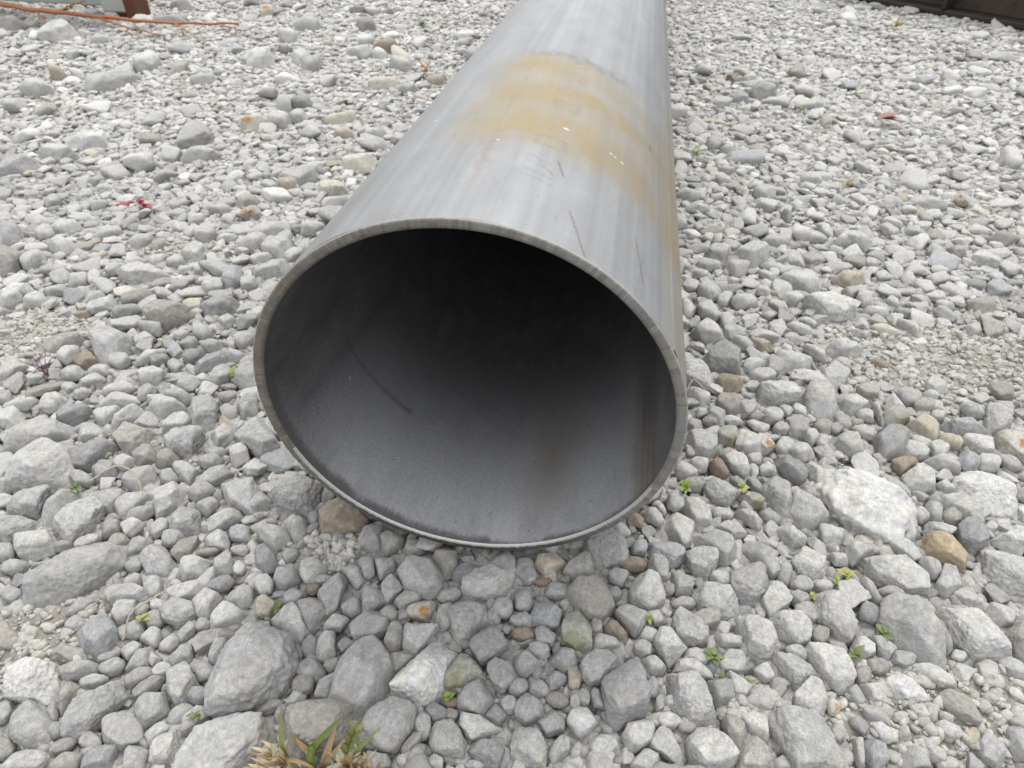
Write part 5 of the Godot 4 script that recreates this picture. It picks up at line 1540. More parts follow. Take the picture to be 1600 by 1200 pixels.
	rest_mesh = mesh_of(rest_v, rest_n, rest_i, rest_c)


var rest_mesh: ArrayMesh
const CELL := 0.04
var cells := {}


func claim(x: float, z: float, r: float) -> void:
	var key := Vector2i(floori(x / CELL), floori(z / CELL))
	if not cells.has(key):
		cells[key] = PackedVector3Array()
	cells[key].append(Vector3(x, z, r))


func vacant(x: float, z: float, r: float, slack: float) -> bool:
	var kx := floori(x / CELL)
	var kz := floori(z / CELL)
	var reach := 2 if r > 0.02 else 1
	for j in range(kz - reach, kz + reach + 1):
		for i in range(kx - reach, kx + reach + 1):
			var key := Vector2i(i, j)
			if cells.has(key):
				for q: Vector3 in cells[key]:
					var dx := q.x - x
					var dz := q.y - z
					var m := (q.z + r) * slack
					if dx * dx + dz * dz < m * m:
						return false
	return true


func under_pipe(x: float, z: float) -> float:
	# height of the underside of the pipe above that place, or far above where there is none
	var a := deg_to_rad(PIPE_YAW)
	var u := x * cos(a) + z * sin(a)
	var s := x * sin(a) - z * cos(a)
	if s < -0.006 or absf(u) > PIPE_R:
		return 9.0
	return PIPE_Y - sqrt(PIPE_R * PIPE_R - u * u)


func make_gravel() -> void:
	var bed := Node3D.new()
	put(bed, "gravel", "pale limestone gravel covering the whole yard round the pipe", "gravel", "", "stuff")
	put(inst(rest_mesh, stone_mats[4]), "small_stones", "", "", "", "stuff", bed)
	# unit stones
	var kinds: Array[ArrayMesh] = []
	for k in 26:
		var planes := []
		var n := rng.randi_range(4, 9)
		for i in n:
			planes.append([rand_dir(), rng.randf_range(0.6, 0.95)])
		for q in [Vector3.UP, Vector3.DOWN, Vector3.LEFT, Vector3.RIGHT, Vector3.FORWARD, Vector3.BACK]:
			planes.append([(q + rand_dir() * 0.3).normalized(), rng.randf_range(0.85, 1.02)])
		var sh := stone_shape(planes, 3 if k < 14 else 2, [3, 2, 3, 3][k % 4], rng.randf_range(0.04, 0.085), 1.0)
		kinds.append(mesh_of(sh[0], sh[1], sh[2]))
	var lists: Array = []
	for k in 26:
		lists.append([])
	var fine: Array = []
	# passes: radius range, darts, how close they may pack, farthest depth
	var passes := [[0.022, 0.034, 700, 0.95, -5.0], [0.014, 0.022, 26000, 0.9, -5.0], [0.009, 0.014, 60000, 0.88, -5.0], [0.006, 0.009, 110000, 0.86, -4.4], [0.0038, 0.006, 60000, 0.86, -1.3]]
	for p in passes:
		var near_only: bool = p[4] > -3.0
		for k in int(p[2]):
			var h: float
			# more darts near the camera, where more gaps show
			h = rng.randf_range(0.0, 1.0)
			h = -0.15 + (0.44 - p[4] + 0.15) * pow(h, 0.75 if not near_only else 1.0)
			var hw := 0.79 * (0.766 * maxf(h, 0.0) + 0.405) + 0.4
			var x := 0.044 + rng.randf_range(-hw, hw)
			var z := 0.439 - h
			var r := rng.randf_range(p[0], p[1])
			if r < 0.022:
				r *= 1.0 - 0.24 * clampf((h - 0.8) / 0.9, 0.0, 1.0)
			var pt := in_patch(x, z)
			if pt > 0.25 and r > (0.0062 if z > -0.25 else 0.0095) and rng.randf() < pt:
				continue
			if not vacant(x, z, r, p[3]):
				continue
			claim(x, z, r)
			var squash := rng.randf_range(0.46, 0.74)
			var ra := r * rng.randf_range(1.0, 1.3)
			var rb := r * rng.randf_range(0.78, 1.0)
			var rc := r * squash
			var y := rc * 0.55 + swell(x, z) + rng.randf_range(-0.002, 0.002) - 0.003
			if r < 0.0095:
				y -= 0.003
			var lid := minf(under_pipe(x, z), minf(under_pipe(x + r, z), under_pipe(x - r, z)))
			if y + rc > lid - 0.001:
				y = lid - 0.001 - rc
			var b := Basis(Vector3.UP, rng.randf() * TAU) * Basis(Vector3(rng.randf_range(-1, 1), 0, rng.randf_range(-1, 1)).normalized(), rng.randf_range(0.0, 0.4)) * Basis.from_scale(Vector3(ra, rc, rb))
			var which := rng.randi_range(0, 13) if h < 1.0 and r > 0.008 else rng.randi_range(14, 25)
			lists[which].append([Transform3D(b, Vector3(x, y, z)), fill_tone(h, r)])
	# a lower course of stones that shows in the gaps, and grit on the ground
	for k in 60000:
		var h := -0.15 + 5.0 * pow(rng.randf(), 1.15)
		var hw := 0.79 * (0.766 * maxf(h, 0.0) + 0.405) + 0.4
		var x := 0.044 + rng.randf_range(-hw, hw)
		var z := 0.439 - h
		var r := rng.randf_range(0.006, 0.013)
		if in_patch(x, z) > 0.3:
			continue
		var b := Basis(rand_dir(), rng.randf() * TAU) * Basis.from_scale(Vector3(r * 1.15, r * 0.7, r))
		lists[rng.randi_range(14, 25)].append([Transform3D(b, Vector3(x, -0.0065 + 0.0045 * clampf(h - 0.6, 0.0, 1.0) - r * 0.35 + swell(x, z), z)), fill_tone(h, r) * Color(0.96, 0.95, 0.94)])
	for k in 26:
		var mm := MultiMesh.new()
		mm.transform_format = MultiMesh.TRANSFORM_3D
		mm.use_colors = true
		mm.mesh = kinds[k]
		mm.instance_count = lists[k].size()
		for i in lists[k].size():
			mm.set_instance_transform(i, lists[k][i][0])
			mm.set_instance_color(i, lists[k][i][1])
		var o := MultiMeshInstance3D.new()
		o.multimesh = mm
		o.material_override = stone_mats[k % 6]
		put(o, "pebbles", "", "", "", "stuff", bed)
	# grit
	var chips: Array[ArrayMesh] = []
	for k in 4:
		var planes := []
		for i in 9:
			planes.append([rand_dir(), rng.randf_range(0.6, 1.0)])
		for q in [Vector3.UP, Vector3.DOWN, Vector3.LEFT, Vector3.RIGHT, Vector3.FORWARD, Vector3.BACK]:
			planes.append([q, 1.0])
		var sh := stone_shape(planes, 1, 2, 0.1, 1.0)
		chips.append(mesh_of(sh[0], sh[1], sh[2]))
	var grit: Array = [[], [], [], []]
	for k in 44000:
		var h := -0.1 + 1.6 * rng.randf()
		var hw := 0.79 * (0.766 * maxf(h, 0.0) + 0.405) + 0.15
		add_grit(grit, 0.044 + rng.randf_range(-hw, hw), 0.439 - h, 0.0012 + 0.0042 * pow(rng.randf(), 1.7))
	for q in patches:
		for k in int(45000.0 * q[2] * q[3]) + 200:
			var a := rng.randf() * TAU
			var rr := sqrt(rng.randf()) * 1.15
			add_grit(grit, q[0] + cos(a) * rr * q[2], q[1] + sin(a) * rr * q[3], 0.0012 + 0.005 * pow(rng.randf(), 2.5))
	for k in 4:
		var mm := MultiMesh.new()
		mm.transform_format = MultiMesh.TRANSFORM_3D
		mm.use_colors = true
		mm.mesh = chips[k]
		mm.instance_count = grit[k].size()
		for i in grit[k].size():
			mm.set_instance_transform(i, grit[k][i][0])
			mm.set_instance_color(i, grit[k][i][1])
		var o := MultiMeshInstance3D.new()
		o.multimesh = mm
		o.material_override = stone_mats[k]
		put(o, "grit", "", "", "", "stuff", bed)


func add_grit(grit: Array, x: float, z: float, r: float) -> void:
	var y := ground_y(x, z) + swell(x, z) + r * 0.1
	if y + r > under_pipe(x, z):
		return
	var b := Basis(rand_dir(), rng.randf() * TAU) * Basis.from_scale(Vector3(r * 1.2, r * 0.8, r))
	var t := rng.randf_range(0.8, 1.12)
	grit[rng.randi_range(0, 3)].append([Transform3D(b, Vector3(x, y, z)), Color(0.52 * t, 0.505 * t, 0.475 * t)])


func fill_tone(h: float, r: float) -> Color:
	var q := rng.randf()
	var far := clampf((h - 0.5) / 1.6, 0.0, 1.0)  # paler with distance: brightness of the flat view put into the stone colour
	var key := "p"
	if q < 0.008 - 0.003 * far:
		key = "o" if rng.randf() < 0.4 else "t"
	elif q < 0.013 - 0.003 * far:
		key = "b" if rng.randf() < 0.35 else "k"
	elif q < 0.022:
		key = "c"
	elif q < 0.055 - 0.01 * far:
		key = "u"
	elif q < 0.1 - 0.04 * far:
		key = "d"
	elif q < 0.2 - 0.08 * far:
		key = "k"
	elif q < 0.5 - 0.26 * far:
		key = "g"
	elif q > 0.97 - 0.08 * far:
		key = "w"
	var c: Color = tones[key]
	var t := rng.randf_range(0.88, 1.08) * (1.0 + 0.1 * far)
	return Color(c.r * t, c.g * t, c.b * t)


# ---------------------------------------------------------------- things at the edges
func slab(size: Vector3, bevel: float) -> ArrayMesh:
	# a box with chamfered edges
	var v := PackedVector3Array()
	var h := size * 0.5
	var st := SurfaceTool.new()
	st.begin(Mesh.PRIMITIVE_TRIANGLES)
	var b := minf(bevel, minf(h.x, minf(h.y, h.z)) * 0.9)
	var pts := PackedVector3Array()
	for sx in [-1, 1]:
		for sy in [-1, 1]:
			for sz in [-1, 1]:
				pts.append(Vector3(sx * h.x, sy * (h.y - b), sz * (h.z - b)))
				pts.append(Vector3(sx * (h.x - b), sy * h.y, sz * (h.z - b)))
				pts.append(Vector3(sx * (h.x - b), sy * (h.y - b), sz * h.z))
	# faces, edges and corners by collecting coplanar sets
	var dirs: Array[Vector3] = []
	for x in [-1, 0, 1]:
		for y in [-1, 0, 1]:
			for z in [-1, 0, 1]:
				if x or y or z:
					dirs.append(Vector3(x, y, z).normalized())
	for d in dirs:
		var best := -1e9
		for p in pts:
			best = maxf(best, p.dot(d))
		var face: Array[Vector3] = []
		var mid := Vector3.ZERO
		for p in pts:
			if p.dot(d) > best - 1e-5:
				face.append(p)
				mid += p
		if face.size() < 3:
			continue
		mid /= face.size()
		var ux := (face[0] - mid).normalized()
		var uy := d.cross(ux)
		face.sort_custom(func(a: Vector3, c: Vector3) -> bool: return atan2((a - mid).dot(uy), (a - mid).dot(ux)) > atan2((c - mid).dot(uy), (c - mid).dot(ux)))
		for k in range(1, face.size() - 1):
			for p in [face[0], face[k], face[k + 1]]:
				st.set_normal(d)
				st.add_vertex(p)
	return st.commit()


func worn(c: Color, c2: Color, amount: float, rough: float, scl: float, stretch := Vector3.ONE) -> StandardMaterial3D:
	var w := 256
	var im := Image.create(w, w, false, Image.FORMAT_RGB8)
	for y in w:
		for x in w:
			var a := TAU * x / w
			var b := TAU * y / w
			var p := Vector3(cos(a), sin(a), cos(b)) * 1.5 + Vector3(0, 0, 0)
			var n := noise_a.get_noise_3dv(p + Vector3(sin(b) * 1.5, 9.0 + rough * 40.0, c.r * 70.0))
			var n2 := noise_a.get_noise_3dv((p + Vector3(sin(b), sin(b), 0)) * 4.0)
			var t := clampf(0.5 + n * 0.9 + n2 * 0.5 - (1.0 - amount), 0.0, 1.0)
			var cc := c.lerp(c2, t) * (0.94 + 0.12 * n2 + rng.randf_range(-0.03, 0.03))
			im.set_pixel(x, y, Color(cc.r, cc.g, cc.b).linear_to_srgb())
	var m := StandardMaterial3D.new()
	m.albedo_texture = ImageTexture.create_from_image(im)
	m.roughness = rough
	m.uv1_triplanar = true
	m.uv1_scale = stretch * scl
	return m


func make_frame() -> void:
	# a low painted steel frame at the upper left, standing on the gravel, with a rusty end post
	var t := Node3D.new()
	t.position = Vector3(-1.668, 0.0, -2.905)
	t.rotation_degrees.y = -13.5
	put(t, "steel_skid", "grey-green painted steel skid with a rusty brown end post at upper left", "skid")
	var paint := worn(Color(0.30, 0.325, 0.30), Color(0.22, 0.2, 0.16), 0.32, 0.45, 2.5)
	var pale := worn(Color(0.36, 0.375, 0.345), Color(0.26, 0.23, 0.18), 0.3, 0.5, 3.0)
	var rust := worn(Color(0.10, 0.032, 0.014), Color(0.05, 0.018, 0.012), 0.5, 0.3, 5.0)
	var post := inst(slab(Vector3(0.062, 0.62, 0.1), 0.008), rust)
	post.position = Vector3(0, 0.3, -0.02)
	put(post, "end_post", "glossy rusty brown end post", "", "", "", t)
	var cap := inst(slab(Vector3(0.15, 0.58, 0.05), 0.006), pale)
	cap.position = Vector3(-0.109, 0.312, -0.035)
	put(cap, "end_plate", "", "", "", "", t)
	var panel := inst(slab(Vector3(1.6, 0.55, 0.02), 0.005), paint)
	panel.position = Vector3(-0.992, 0.31, -0.075)
	put(panel, "side_panel", "", "", "", "", t)
	var rail := inst(slab(Vector3(1.6, 0.06, 0.05), 0.006), paint)
	rail.position = Vector3(-0.992, 0.62, -0.07)
	put(rail, "top_rail", "", "", "", "", t)
	for k in 3:
		var rib := inst(slab(Vector3(0.03, 0.52, 0.03), 0.005), paint)
		rib.position = Vector3(-0.205 - 0.62 * k, 0.30, -0.055)
		put(rib, "rib", "", "", "", "", t)
	for q in [-0.109, -1.75]:
		var foot := inst(slab(Vector3(0.08, 0.05, 0.16), 0.008), rust)
		foot.position = Vector3(q, 0.012, -0.1)
		put(foot, "foot", "", "", "", "", t)


func make_beam() -> void:
	var t := Node3D.new()
	var a := Vector3(1.76, 0, -3.34)
	var b := Vector3(2.22, 0, -2.64)
	var d := (b - a).normalized()
	t.position = (a + b) * 0.5
	t.rotation.y = atan2(-d.z, d.x)
	put(t, "steel_beam", "nearly black rusty steel beam lying on the gravel at upper right", "beam")
	var rust := worn(Color(0.028, 0.02, 0.016), Color(0.012, 0.01, 0.0095), 0.6, 0.75, 1.6)
	var rust2 := worn(Color(0.05, 0.035, 0.025), Color(0.018, 0.014, 0.012), 0.5, 0.8, 2.2)
	# local +z faces the far side; the near face looks to -x-ish of the yard, so the web sits in the middle
	var n := -1.0 if Basis(Vector3.UP, t.rotation.y).z.dot(Vector3(0.044, 0, 0.44) - t.position) < 0.0 else 1.0
	for y in [0.02, 0.3]:
		var fl := inst(slab(Vector3(3.2, 0.022, 0.2), 0.005), rust)
		fl.position = Vector3(-0.1, y, -0.11 * n)
		put(fl, "flange", "", "", "", "", t)
	var web := inst(slab(Vector3(3.2, 0.257, 0.016), 0.003), rust2)
	web.position = Vector3(-0.1, 0.16, -0.1 * n)
	put(web, "web", "", "", "", "", t)
	for k in 3:
		var st := inst(slab(Vector3(0.014, 0.255, 0.085), 0.003), rust)
		st.position = Vector3(-1.2 + 1.25 * k, 0.16, -0.048 * n)
		put(st, "stiffener", "", "", "", "", t)


func limb(pts: Array, r0: float, r1: float, wob := 0.0, sides := 7) -> ArrayMesh:
	# a tapered, slightly wavering round stem through the points
	var cv := Curve3D.new()
	for k in pts.size():
		var tan_: Vector3 = (pts[mini(k + 1, pts.size() - 1)] - pts[maxi(k - 1, 0)]) / 6.0
		cv.add_point(pts[k], -tan_, tan_)
	var n := maxi(6, pts.size() * 6)
	var v := PackedVector3Array()
	var idx := PackedInt32Array()
	var total := cv.get_baked_length()
	var seed_ := rng.randf() * 50.0
	for j in n + 1:
		var s := total * j / n
		var p := cv.sample_baked(s, true)
		var q := cv.sample_baked(minf(s + total * 0.01, total), true) - cv.sample_baked(maxf(s - total * 0.01, 0.0), true)
		q = q.normalized()
		var ux := q.cross(Vector3(0.31, 0.9, 0.2)).normalized()
		var uy := q.cross(ux)
		p += (ux * noise_b.get_noise_2d(s * 12.0 / maxf(total, 0.01), seed_) + uy * noise_b.get_noise_2d(s * 12.0 / maxf(total, 0.01), seed_ + 9.0)) * wob
		var r := lerpf(r0, r1, float(j) / n) * (1.0 + 0.12 * noise_b.get_noise_2d(s * 40.0 / maxf(total, 0.01), seed_ + 3.0))
		for i in sides:
			var a := TAU * i / sides
			v.append(p + (ux * cos(a) + uy * sin(a)) * r)
	for j in n:
		for i in sides:
			var a := j * sides + i
			var b := j * sides + (i + 1) % sides
			idx.append_array([a, b, a + sides, b, b + sides, a + sides])
	v.append(v[0].lerp(v[sides / 2], 0.5))
	v.append(v[n * sides].lerp(v[n * sides + sides / 2], 0.5))
	for i in sides:
		idx.append_array([i, v.size() - 2, (i + 1) % sides])
		idx.append_array([n * sides + i, n * sides + (i + 1) % sides, v.size() - 1])
	var nn := smooth_normals(v, idx)
	return mesh_of(v, nn, idx)


func make_branch() -> void:
	var t := Node3D.new()
	t.position = Vector3(-1.7, 0.0, -2.75)
	put(t, "dry_branch", "thin orange-brown dry branch with side twigs lying before the steel skid", "branch")
	var bark := worn(Color(0.3, 0.105, 0.03), Color(0.2, 0.06, 0.022), 0.45, 0.6, 9.0)
	var o := Vector3(1.7, 0.0, 2.75)
	put(inst(limb([Vector3(-2.62, 0.07, -3.08) + o, Vector3(-2.304, 0.055, -2.956) + o, Vector3(-2.055, 0.052, -2.825) + o, Vector3(-1.833, 0.045, -2.771) + o, Vector3(-1.617, 0.036, -2.718) + o, Vector3(-1.412, 0.03, -2.681) + o, Vector3(-1.123, 0.028, -2.676) + o], 0.013, 0.004, 0.004), bark), "stem", "", "", "", "", t)
	for q in [[Vector3(-1.78, 0.04, -2.765), Vector3(-1.66, 0.03, -2.68), Vector3(-1.535, 0.022, -2.585), 0.006], [Vector3(-1.95, 0.05, -2.8), Vector3(-1.89, 0.075, -2.81), Vector3(-1.834, 0.09, -2.824), 0.005],
			[Vector3(-1.53, 0.025, -2.6), Vector3(-1.44, 0.026, -2.52), Vector3(-1.36, 0.024, -2.47), 0.004], [Vector3(-2.06, 0.045, -2.82), Vector3(-1.93, 0.035, -2.66), Vector3(-1.79, 0.03, -2.56), 0.0045],
			[Vector3(-1.4, 0.03, -2.68), Vector3(-1.3, 0.026, -2.55), Vector3(-1.2, 0.024, -2.42), 0.0035], [Vector3(-1.2, 0.026, -2.66), Vector3(-1.12, 0.024, -2.6), Vector3(-1.09, 0.02, -2.5), 0.003]]:
		put(inst(limb([q[0] + o, q[1] + o, q[2] + o], q[3], q[3] * 0.5, 0.004, 5), bark), "twig", "", "", "", "", t)
	var dry := mat_of(Color(0.32, 0.19, 0.09), 0.8)
	dry.backlight_enabled = true
	dry.backlight = Color(0.2, 0.12, 0.05)
	for k in 12:
		var c := Vector3(-1.5 + rng.randf_range(-0.16, 0.3), 0.026, -2.53 + rng.randf_range(-0.05, 0.08)) + o
		put(inst(leaf_mesh(c, Vector3(rng.randf_range(-1, 1), rng.randf_range(0, 0.6), rng.randf_range(-1, 1)), rng.randf_range(0.018, 0.035), 0.008, 0.3), dry), "dry_leaf", "", "", "", "", t)


func leaf_mesh(base: Vector3, dir: Vector3, length: float, width: float, curl := 0.2, fold := 0.25) -> ArrayMesh:
	# a pointed blade with a folded midrib, curving over its length
	var d := dir.normalized()
	var side := d.cross(Vector3.UP)
	if side.length() < 0.1:
		side = d.cross(Vector3.RIGHT)
	side = side.normalized()
	var up := side.cross(d).normalized()
	var v := PackedVector3Array()
	var idx := PackedInt32Array()
	var n := 6
	for j in n + 1:
		var s := float(j) / n
		var w := width * 0.5 * pow(sin(PI * clampf(0.12 + 0.88 * s, 0.0, 1.0)), 0.8) if j < n else width * 0.02
		var p := base + d * (length * s) - up * (curl * length * s * s)
		v.append(p - side * w + up * (w * fold))
		v.append(p)
		v.append(p + side * w + up * (w * fold))
	for j in n:
		for i in 2:
			var a := j * 3 + i
			idx.append_array([a, a + 1, a + 3, a + 1, a + 4, a + 3])
	return mesh_of(v, smooth_normals(v, idx), idx)


func leafy(c: Color, back := 0.35) -> StandardMaterial3D:
	var m := mat_of(c, 0.55)
	m.backlight_enabled = true
	m.backlight = Color(c.r * 1.6, c.g * 1.6, c.b * 1.2).clamp().linear_to_srgb() * back
	m.cull_mode = BaseMaterial3D.CULL_DISABLED
	return m


func blade(pts: Array, width: float) -> ArrayMesh:
	# a grass blade through the points: folded strip that tapers to a tip
	var v := PackedVector3Array()
	var idx := PackedInt32Array()
	var n := 10
	var cv := Curve3D.new()
	for k in pts.size():
		var tn: Vector3 = (pts[mini(k + 1, pts.size() - 1)] - pts[maxi(k - 1, 0)]) / 6.0
		cv.add_point(pts[k], -tn, tn)
	var total := cv.get_baked_length()
	for j in n + 1:
		var s := float(j) / n
		var p := cv.sample_baked(total * s, true)
		var q := (cv.sample_baked(minf(total * s + 0.002, total), true) - cv.sample_baked(maxf(total * s - 0.002, 0.0), true)).normalized()
		var side := q.cross(Vector3(0.1, 0.35, 1.0)).normalized()
		var up := side.cross(q)
		var w := width * 0.5 * (1.0 - pow(s, 2.2)) + 0.0001
		v.append(p - side * w + up * w * 0.5)
		v.append(p)
		v.append(p + side * w + up * w * 0.5)
	for j in n:
		for i in 2:
			var a := j * 3 + i
			idx.append_array([a, a + 1, a + 3, a + 1, a + 4, a + 3])
	return mesh_of(v, smooth_normals(v, idx), idx)


func make_plants() -> void:
	var green := leafy(Color(0.124, 0.166, 0.029))
	var green2 := leafy(Color(0.216, 0.241, 0.083))
	var olive := leafy(Color(0.22, 0.19, 0.05))
	var straw := leafy(Color(0.38, 0.3, 0.165))
	var straw2 := leafy(Color(0.42, 0.36, 0.25))
	var tan_ := leafy(Color(0.349, 0.241, 0.124))
	# ---- the tuft at the bottom edge
	var t := Node3D.new()
	var o := Vector3(-0.13, 0.0, 0.222)
	t.position = o
	put(t, "weed_tuft", "tuft of grass weed with green blades and straw-coloured dry seed heads at the bottom edge", "weed")
	put(inst(blade([Vector3(-0.14, 0.0, 0.22) - o, Vector3(-0.1485, 0.043, 0.2185) - o, Vector3(-0.135, 0.116, 0.2135) - o], 0.0052), green2), "blade", "", "", "", "", t)
	put(inst(limb([Vector3(-0.128, -0.005, 0.224) - o, Vector3(-0.128, 0.025, 0.222) - o, Vector3(-0.123, 0.054, 0.2185) - o], 0.0042, 0.0032, 0.001), green), "stem", "", "", "", "", t)
	put(inst(blade([Vector3(-0.1235, 0.05, 0.219) - o, Vector3(-0.11, 0.068, 0.2145) - o, Vector3(-0.093, 0.088, 0.2095) - o], 0.0058), green), "blade", "", "", "", "", t)
	put(inst(blade([Vector3(-0.124, 0.05, 0.219) - o, Vector3(-0.131, 0.066, 0.219) - o, Vector3(-0.136, 0.078, 0.219) - o], 0.0085), olive), "blade", "", "", "", "", t)
	put(inst(blade([Vector3(-0.125, 0.044, 0.2195) - o, Vector3(-0.128, 0.06, 0.2205) - o, Vector3(-0.131, 0.074, 0.2205) - o], 0.007), tan_), "dry_blade", "", "", "", "", t)
	put(inst(blade([Vector3(-0.1, 0.015, 0.221) - o, Vector3(-0.085, 0.04, 0.2145) - o, Vector3(-0.065, 0.062, 0.2065) - o], 0.005), green2), "blade", "", "", "", "", t)
	put(inst(blade([Vector3(-0.112, 0.0, 0.2235) - o, Vector3(-0.107, 0.03, 0.221) - o, Vector3(-0.104, 0.052, 0.22) - o], 0.0035), green2), "blade", "", "", "", "", t)
	put(inst(blade([Vector3(-0.121, 0.01, 0.2215) - o, Vector3(-0.1115, 0.042, 0.2165) - o, Vector3(-0.1005, 0.072, 0.2115) - o], 0.0075), tan_), "dry_blade", "", "", "", "", t)
	put(inst(blade([Vector3(-0.118, 0.022, 0.2205) - o, Vector3(-0.1018, 0.046, 0.2165) - o, Vector3(-0.078, 0.084, 0.2095) - o], 0.0036), straw), "dry_blade", "", "", "", "", t)
	put(inst(blade([Vector3(-0.15, 0.036, 0.2235) - o, Vector3(-0.138, 0.04, 0.2245) - o, Vector3(-0.127, 0.03, 0.2255) - o, Vector3(-0.124, 0.012, 0.2265) - o], 0.005), tan_), "dry_blade", "", "", "", "", t)
	put(inst(blade([Vector3(-0.152, 0.026, 0.2225) - o, Vector3(-0.166, 0.04, 0.2215) - o, Vector3(-0.178, 0.046, 0.22) - o], 0.005), tan_), "dry_blade", "", "", "", "", t)
	# green seed head: pointed spikelets up a stalk
	put(inst(limb([Vector3(-0.105, 0.005, 0.223) - o, Vector3(-0.097, 0.035, 0.2195) - o, Vector3(-0.084, 0.076, 0.2145) - o], 0.0014, 0.0008, 0.0005, 5), green2), "seed_stalk", "", "", "", "", t)
	for k in 11:
		var s := k / 10.0
		var p := Vector3(-0.097, 0.036, 0.2195).lerp(Vector3(-0.084, 0.076, 0.2145), s)
		var dir := Vector3(0.35 + (0.75 if k % 2 else -0.65), 1.0, 0.1 * (k % 3))
		put(inst(leaf_mesh(p - o, dir, 0.016, 0.0052, -0.15, 0.7), green2), "spikelet", "", "", "", "", t)
	for q in [[Vector3(-0.117, 0.0, 0.224), Vector3(-0.112, 0.022, 0.2235), Vector3(-0.11, 0.04, 0.223)], [Vector3(-0.14, 0.0, 0.2255), Vector3(-0.141, 0.02, 0.2255), Vector3(-0.146, 0.034, 0.2265)], [Vector3(-0.1, 0.0, 0.2265), Vector3(-0.096, 0.02, 0.2265), Vector3(-0.09, 0.03, 0.2275)], [Vector3(-0.13, 0.0, 0.228), Vector3(-0.133, 0.016, 0.229), Vector3(-0.139, 0.026, 0.231)]]:
		put(inst(blade([q[0] - o, q[1] - o, q[2] - o], 0.0045), green2), "blade", "", "", "", "", t)
	# dry seed heads: fans of straw bracts
	for q in [[Vector3(-0.151, 0.03, 0.2225), 36, Vector3(-0.25, 1.0, 0.0), 0.03], [Vector3(-0.091, 0.012, 0.2235), 34, Vector3(0.1, 1.0, 0.0), 0.036], [Vector3(-0.165, 0.014, 0.2265), 20, Vector3(-0.7, 0.8, 0.1), 0.026], [Vector3(-0.133, 0.0, 0.2285), 22, Vector3(0.0, 1.0, 0.1), 0.027], [Vector3(-0.078, -0.002, 0.2265), 18, Vector3(0.4, 1.0, 0.0), 0.028]]:
		for k in int(q[1]):
			var dir: Vector3 = q[2] + Vector3(rng.randf_range(-0.75, 0.75), rng.randf_range(-0.2, 0.4), rng.randf_range(-0.4, 0.4))
			var p: Vector3 = q[0] + Vector3(rng.randf_range(-0.006, 0.006), rng.randf_range(-0.006, 0.012), rng.randf_range(-0.004, 0.004))
			var m: Material = [straw, straw2, straw2, tan_][k % 4]
			put(inst(leaf_mesh(p - o, dir, q[3] * rng.randf_range(0.4, 0.85), rng.randf_range(0.0024, 0.0042), rng.randf_range(-0.2, 0.35), 0.6), m), "bract", "", "", "", "", t)
	# ---- little sprouts between the stones: place, leaf length, leaf count, kind, label
	var bright := leafy(Color(0.13, 0.19, 0.03))
	var dull := leafy(Color(0.085, 0.115, 0.035))
	var yellow := leafy(Color(0.22, 0.21, 0.05))
	for q in [[-0.375, 0.012, -0.318, 0.017, 5, bright, "bright green sprout just left of the pipe rim"], [-0.378, 0.008, -0.256, 0.012, 4, dull, "small dull green sprout left below the bright green one"],
			[-0.017, 0.006, 0.158, 0.012, 3, bright, "single round green leaf below the greenish cone-shaped stone"], [0.186, 0.008, 0.078, 0.011, 5, bright, "yellow-green sprout on the small pale stone below the rim's right end"],
			[0.414, 0.004, 0.024, 0.014, 6, yellow, "yellowish green sprout left of the smooth pillow-shaped boulder, upper one"], [0.401, 0.004, 0.036, 0.013, 6, bright, "green sprout left of the smooth pillow-shaped boulder, lower one"],
			[0.386, 0.005, 0.117, 0.015, 6, dull, "green sprout right of the shield-shaped stone at lower right"], [0.425, 0.006, 0.095, 0.017, 6, dull, "green sprout at the foot of the ridged split block"],
			[0.243, 0.006, 0.117, 0.016, 5, dull, "three-leaved green sprout left of the pale tooth-shaped stone"], [0.246, 0.006, 0.141, 0.012, 4, dull, "green sprout by the broad flat slab with a dark dot"],
			[0.258, 0.012, -0.095, 0.015, 7, bright, "leafy green sprout at the lower right of the pipe rim"], [0.331, 0.014, -0.096, 0.015, 4, bright, "green sprout with a yellow leaf above the greenish cream block"],
			[0.52, 0.012, -1.226, 0.03, 4, bright, "thin green sprout right of the pipe, farther back"], [-0.202, 0.006, 0.065, 0.013, 4, dull, "dark green sprout above the egg-shaped boulder"],
			[-0.246, 0.012, 0.178, 0.011, 4, dull, "tiny green sprout above the pale boulder at the bottom edge"], [-0.34, 0.01, 0.08, 0.011, 4, yellow, "tiny yellow-green sprout in the lower left gravel"],
			[-0.502, 0.01, -0.098, 0.015, 4, dull, "dark green sprout under the ridged slab at the left"], [0.272, 0.006, 0.145, 0.011, 3, dull, "tiny green sprout beside a pale pointed stone at lower right"],
			[-0.35, 0.012, -2.75, 0.035, 7, dull, "olive green weed far back left of the pipe"], [0.909, 0.012, -1.57, 0.03, 4, dull, "small green blade far back right of the pipe"],
			[0.367, 0.006, 0.052, 0.01, 4, yellow, "tiny yellow-green sprout above the pale arrowhead-shaped stone"], [-0.62, 0.006, -0.36, 0.014, 5, dull, "dull green sprout beside the purple weed at the left edge"]]:
		var s := Node3D.new()
		s.position = Vector3(q[0], q[1], q[2])
		put(s, "sprout", q[6], "sprout", "green sprouts among the stones")
		for k in int(q[4]):
			var a: float = TAU * k / q[4] + rng.randf_range(-0.5, 0.5)
			var dir := Vector3(cos(a), rng.randf_range(0.1, 1.4), sin(a))
			var m: Material = q[5]
			if q[6].contains("yellow leaf") and k < 2:
				m = yellow
			put(inst(leaf_mesh(Vector3(0, 0.001 * k, 0), dir, q[3] * rng.randf_range(0.35, 0.8), q[3] * rng.randf_range(0.3, 0.6), 0.5), m), "leaf", "", "", "", "", s)
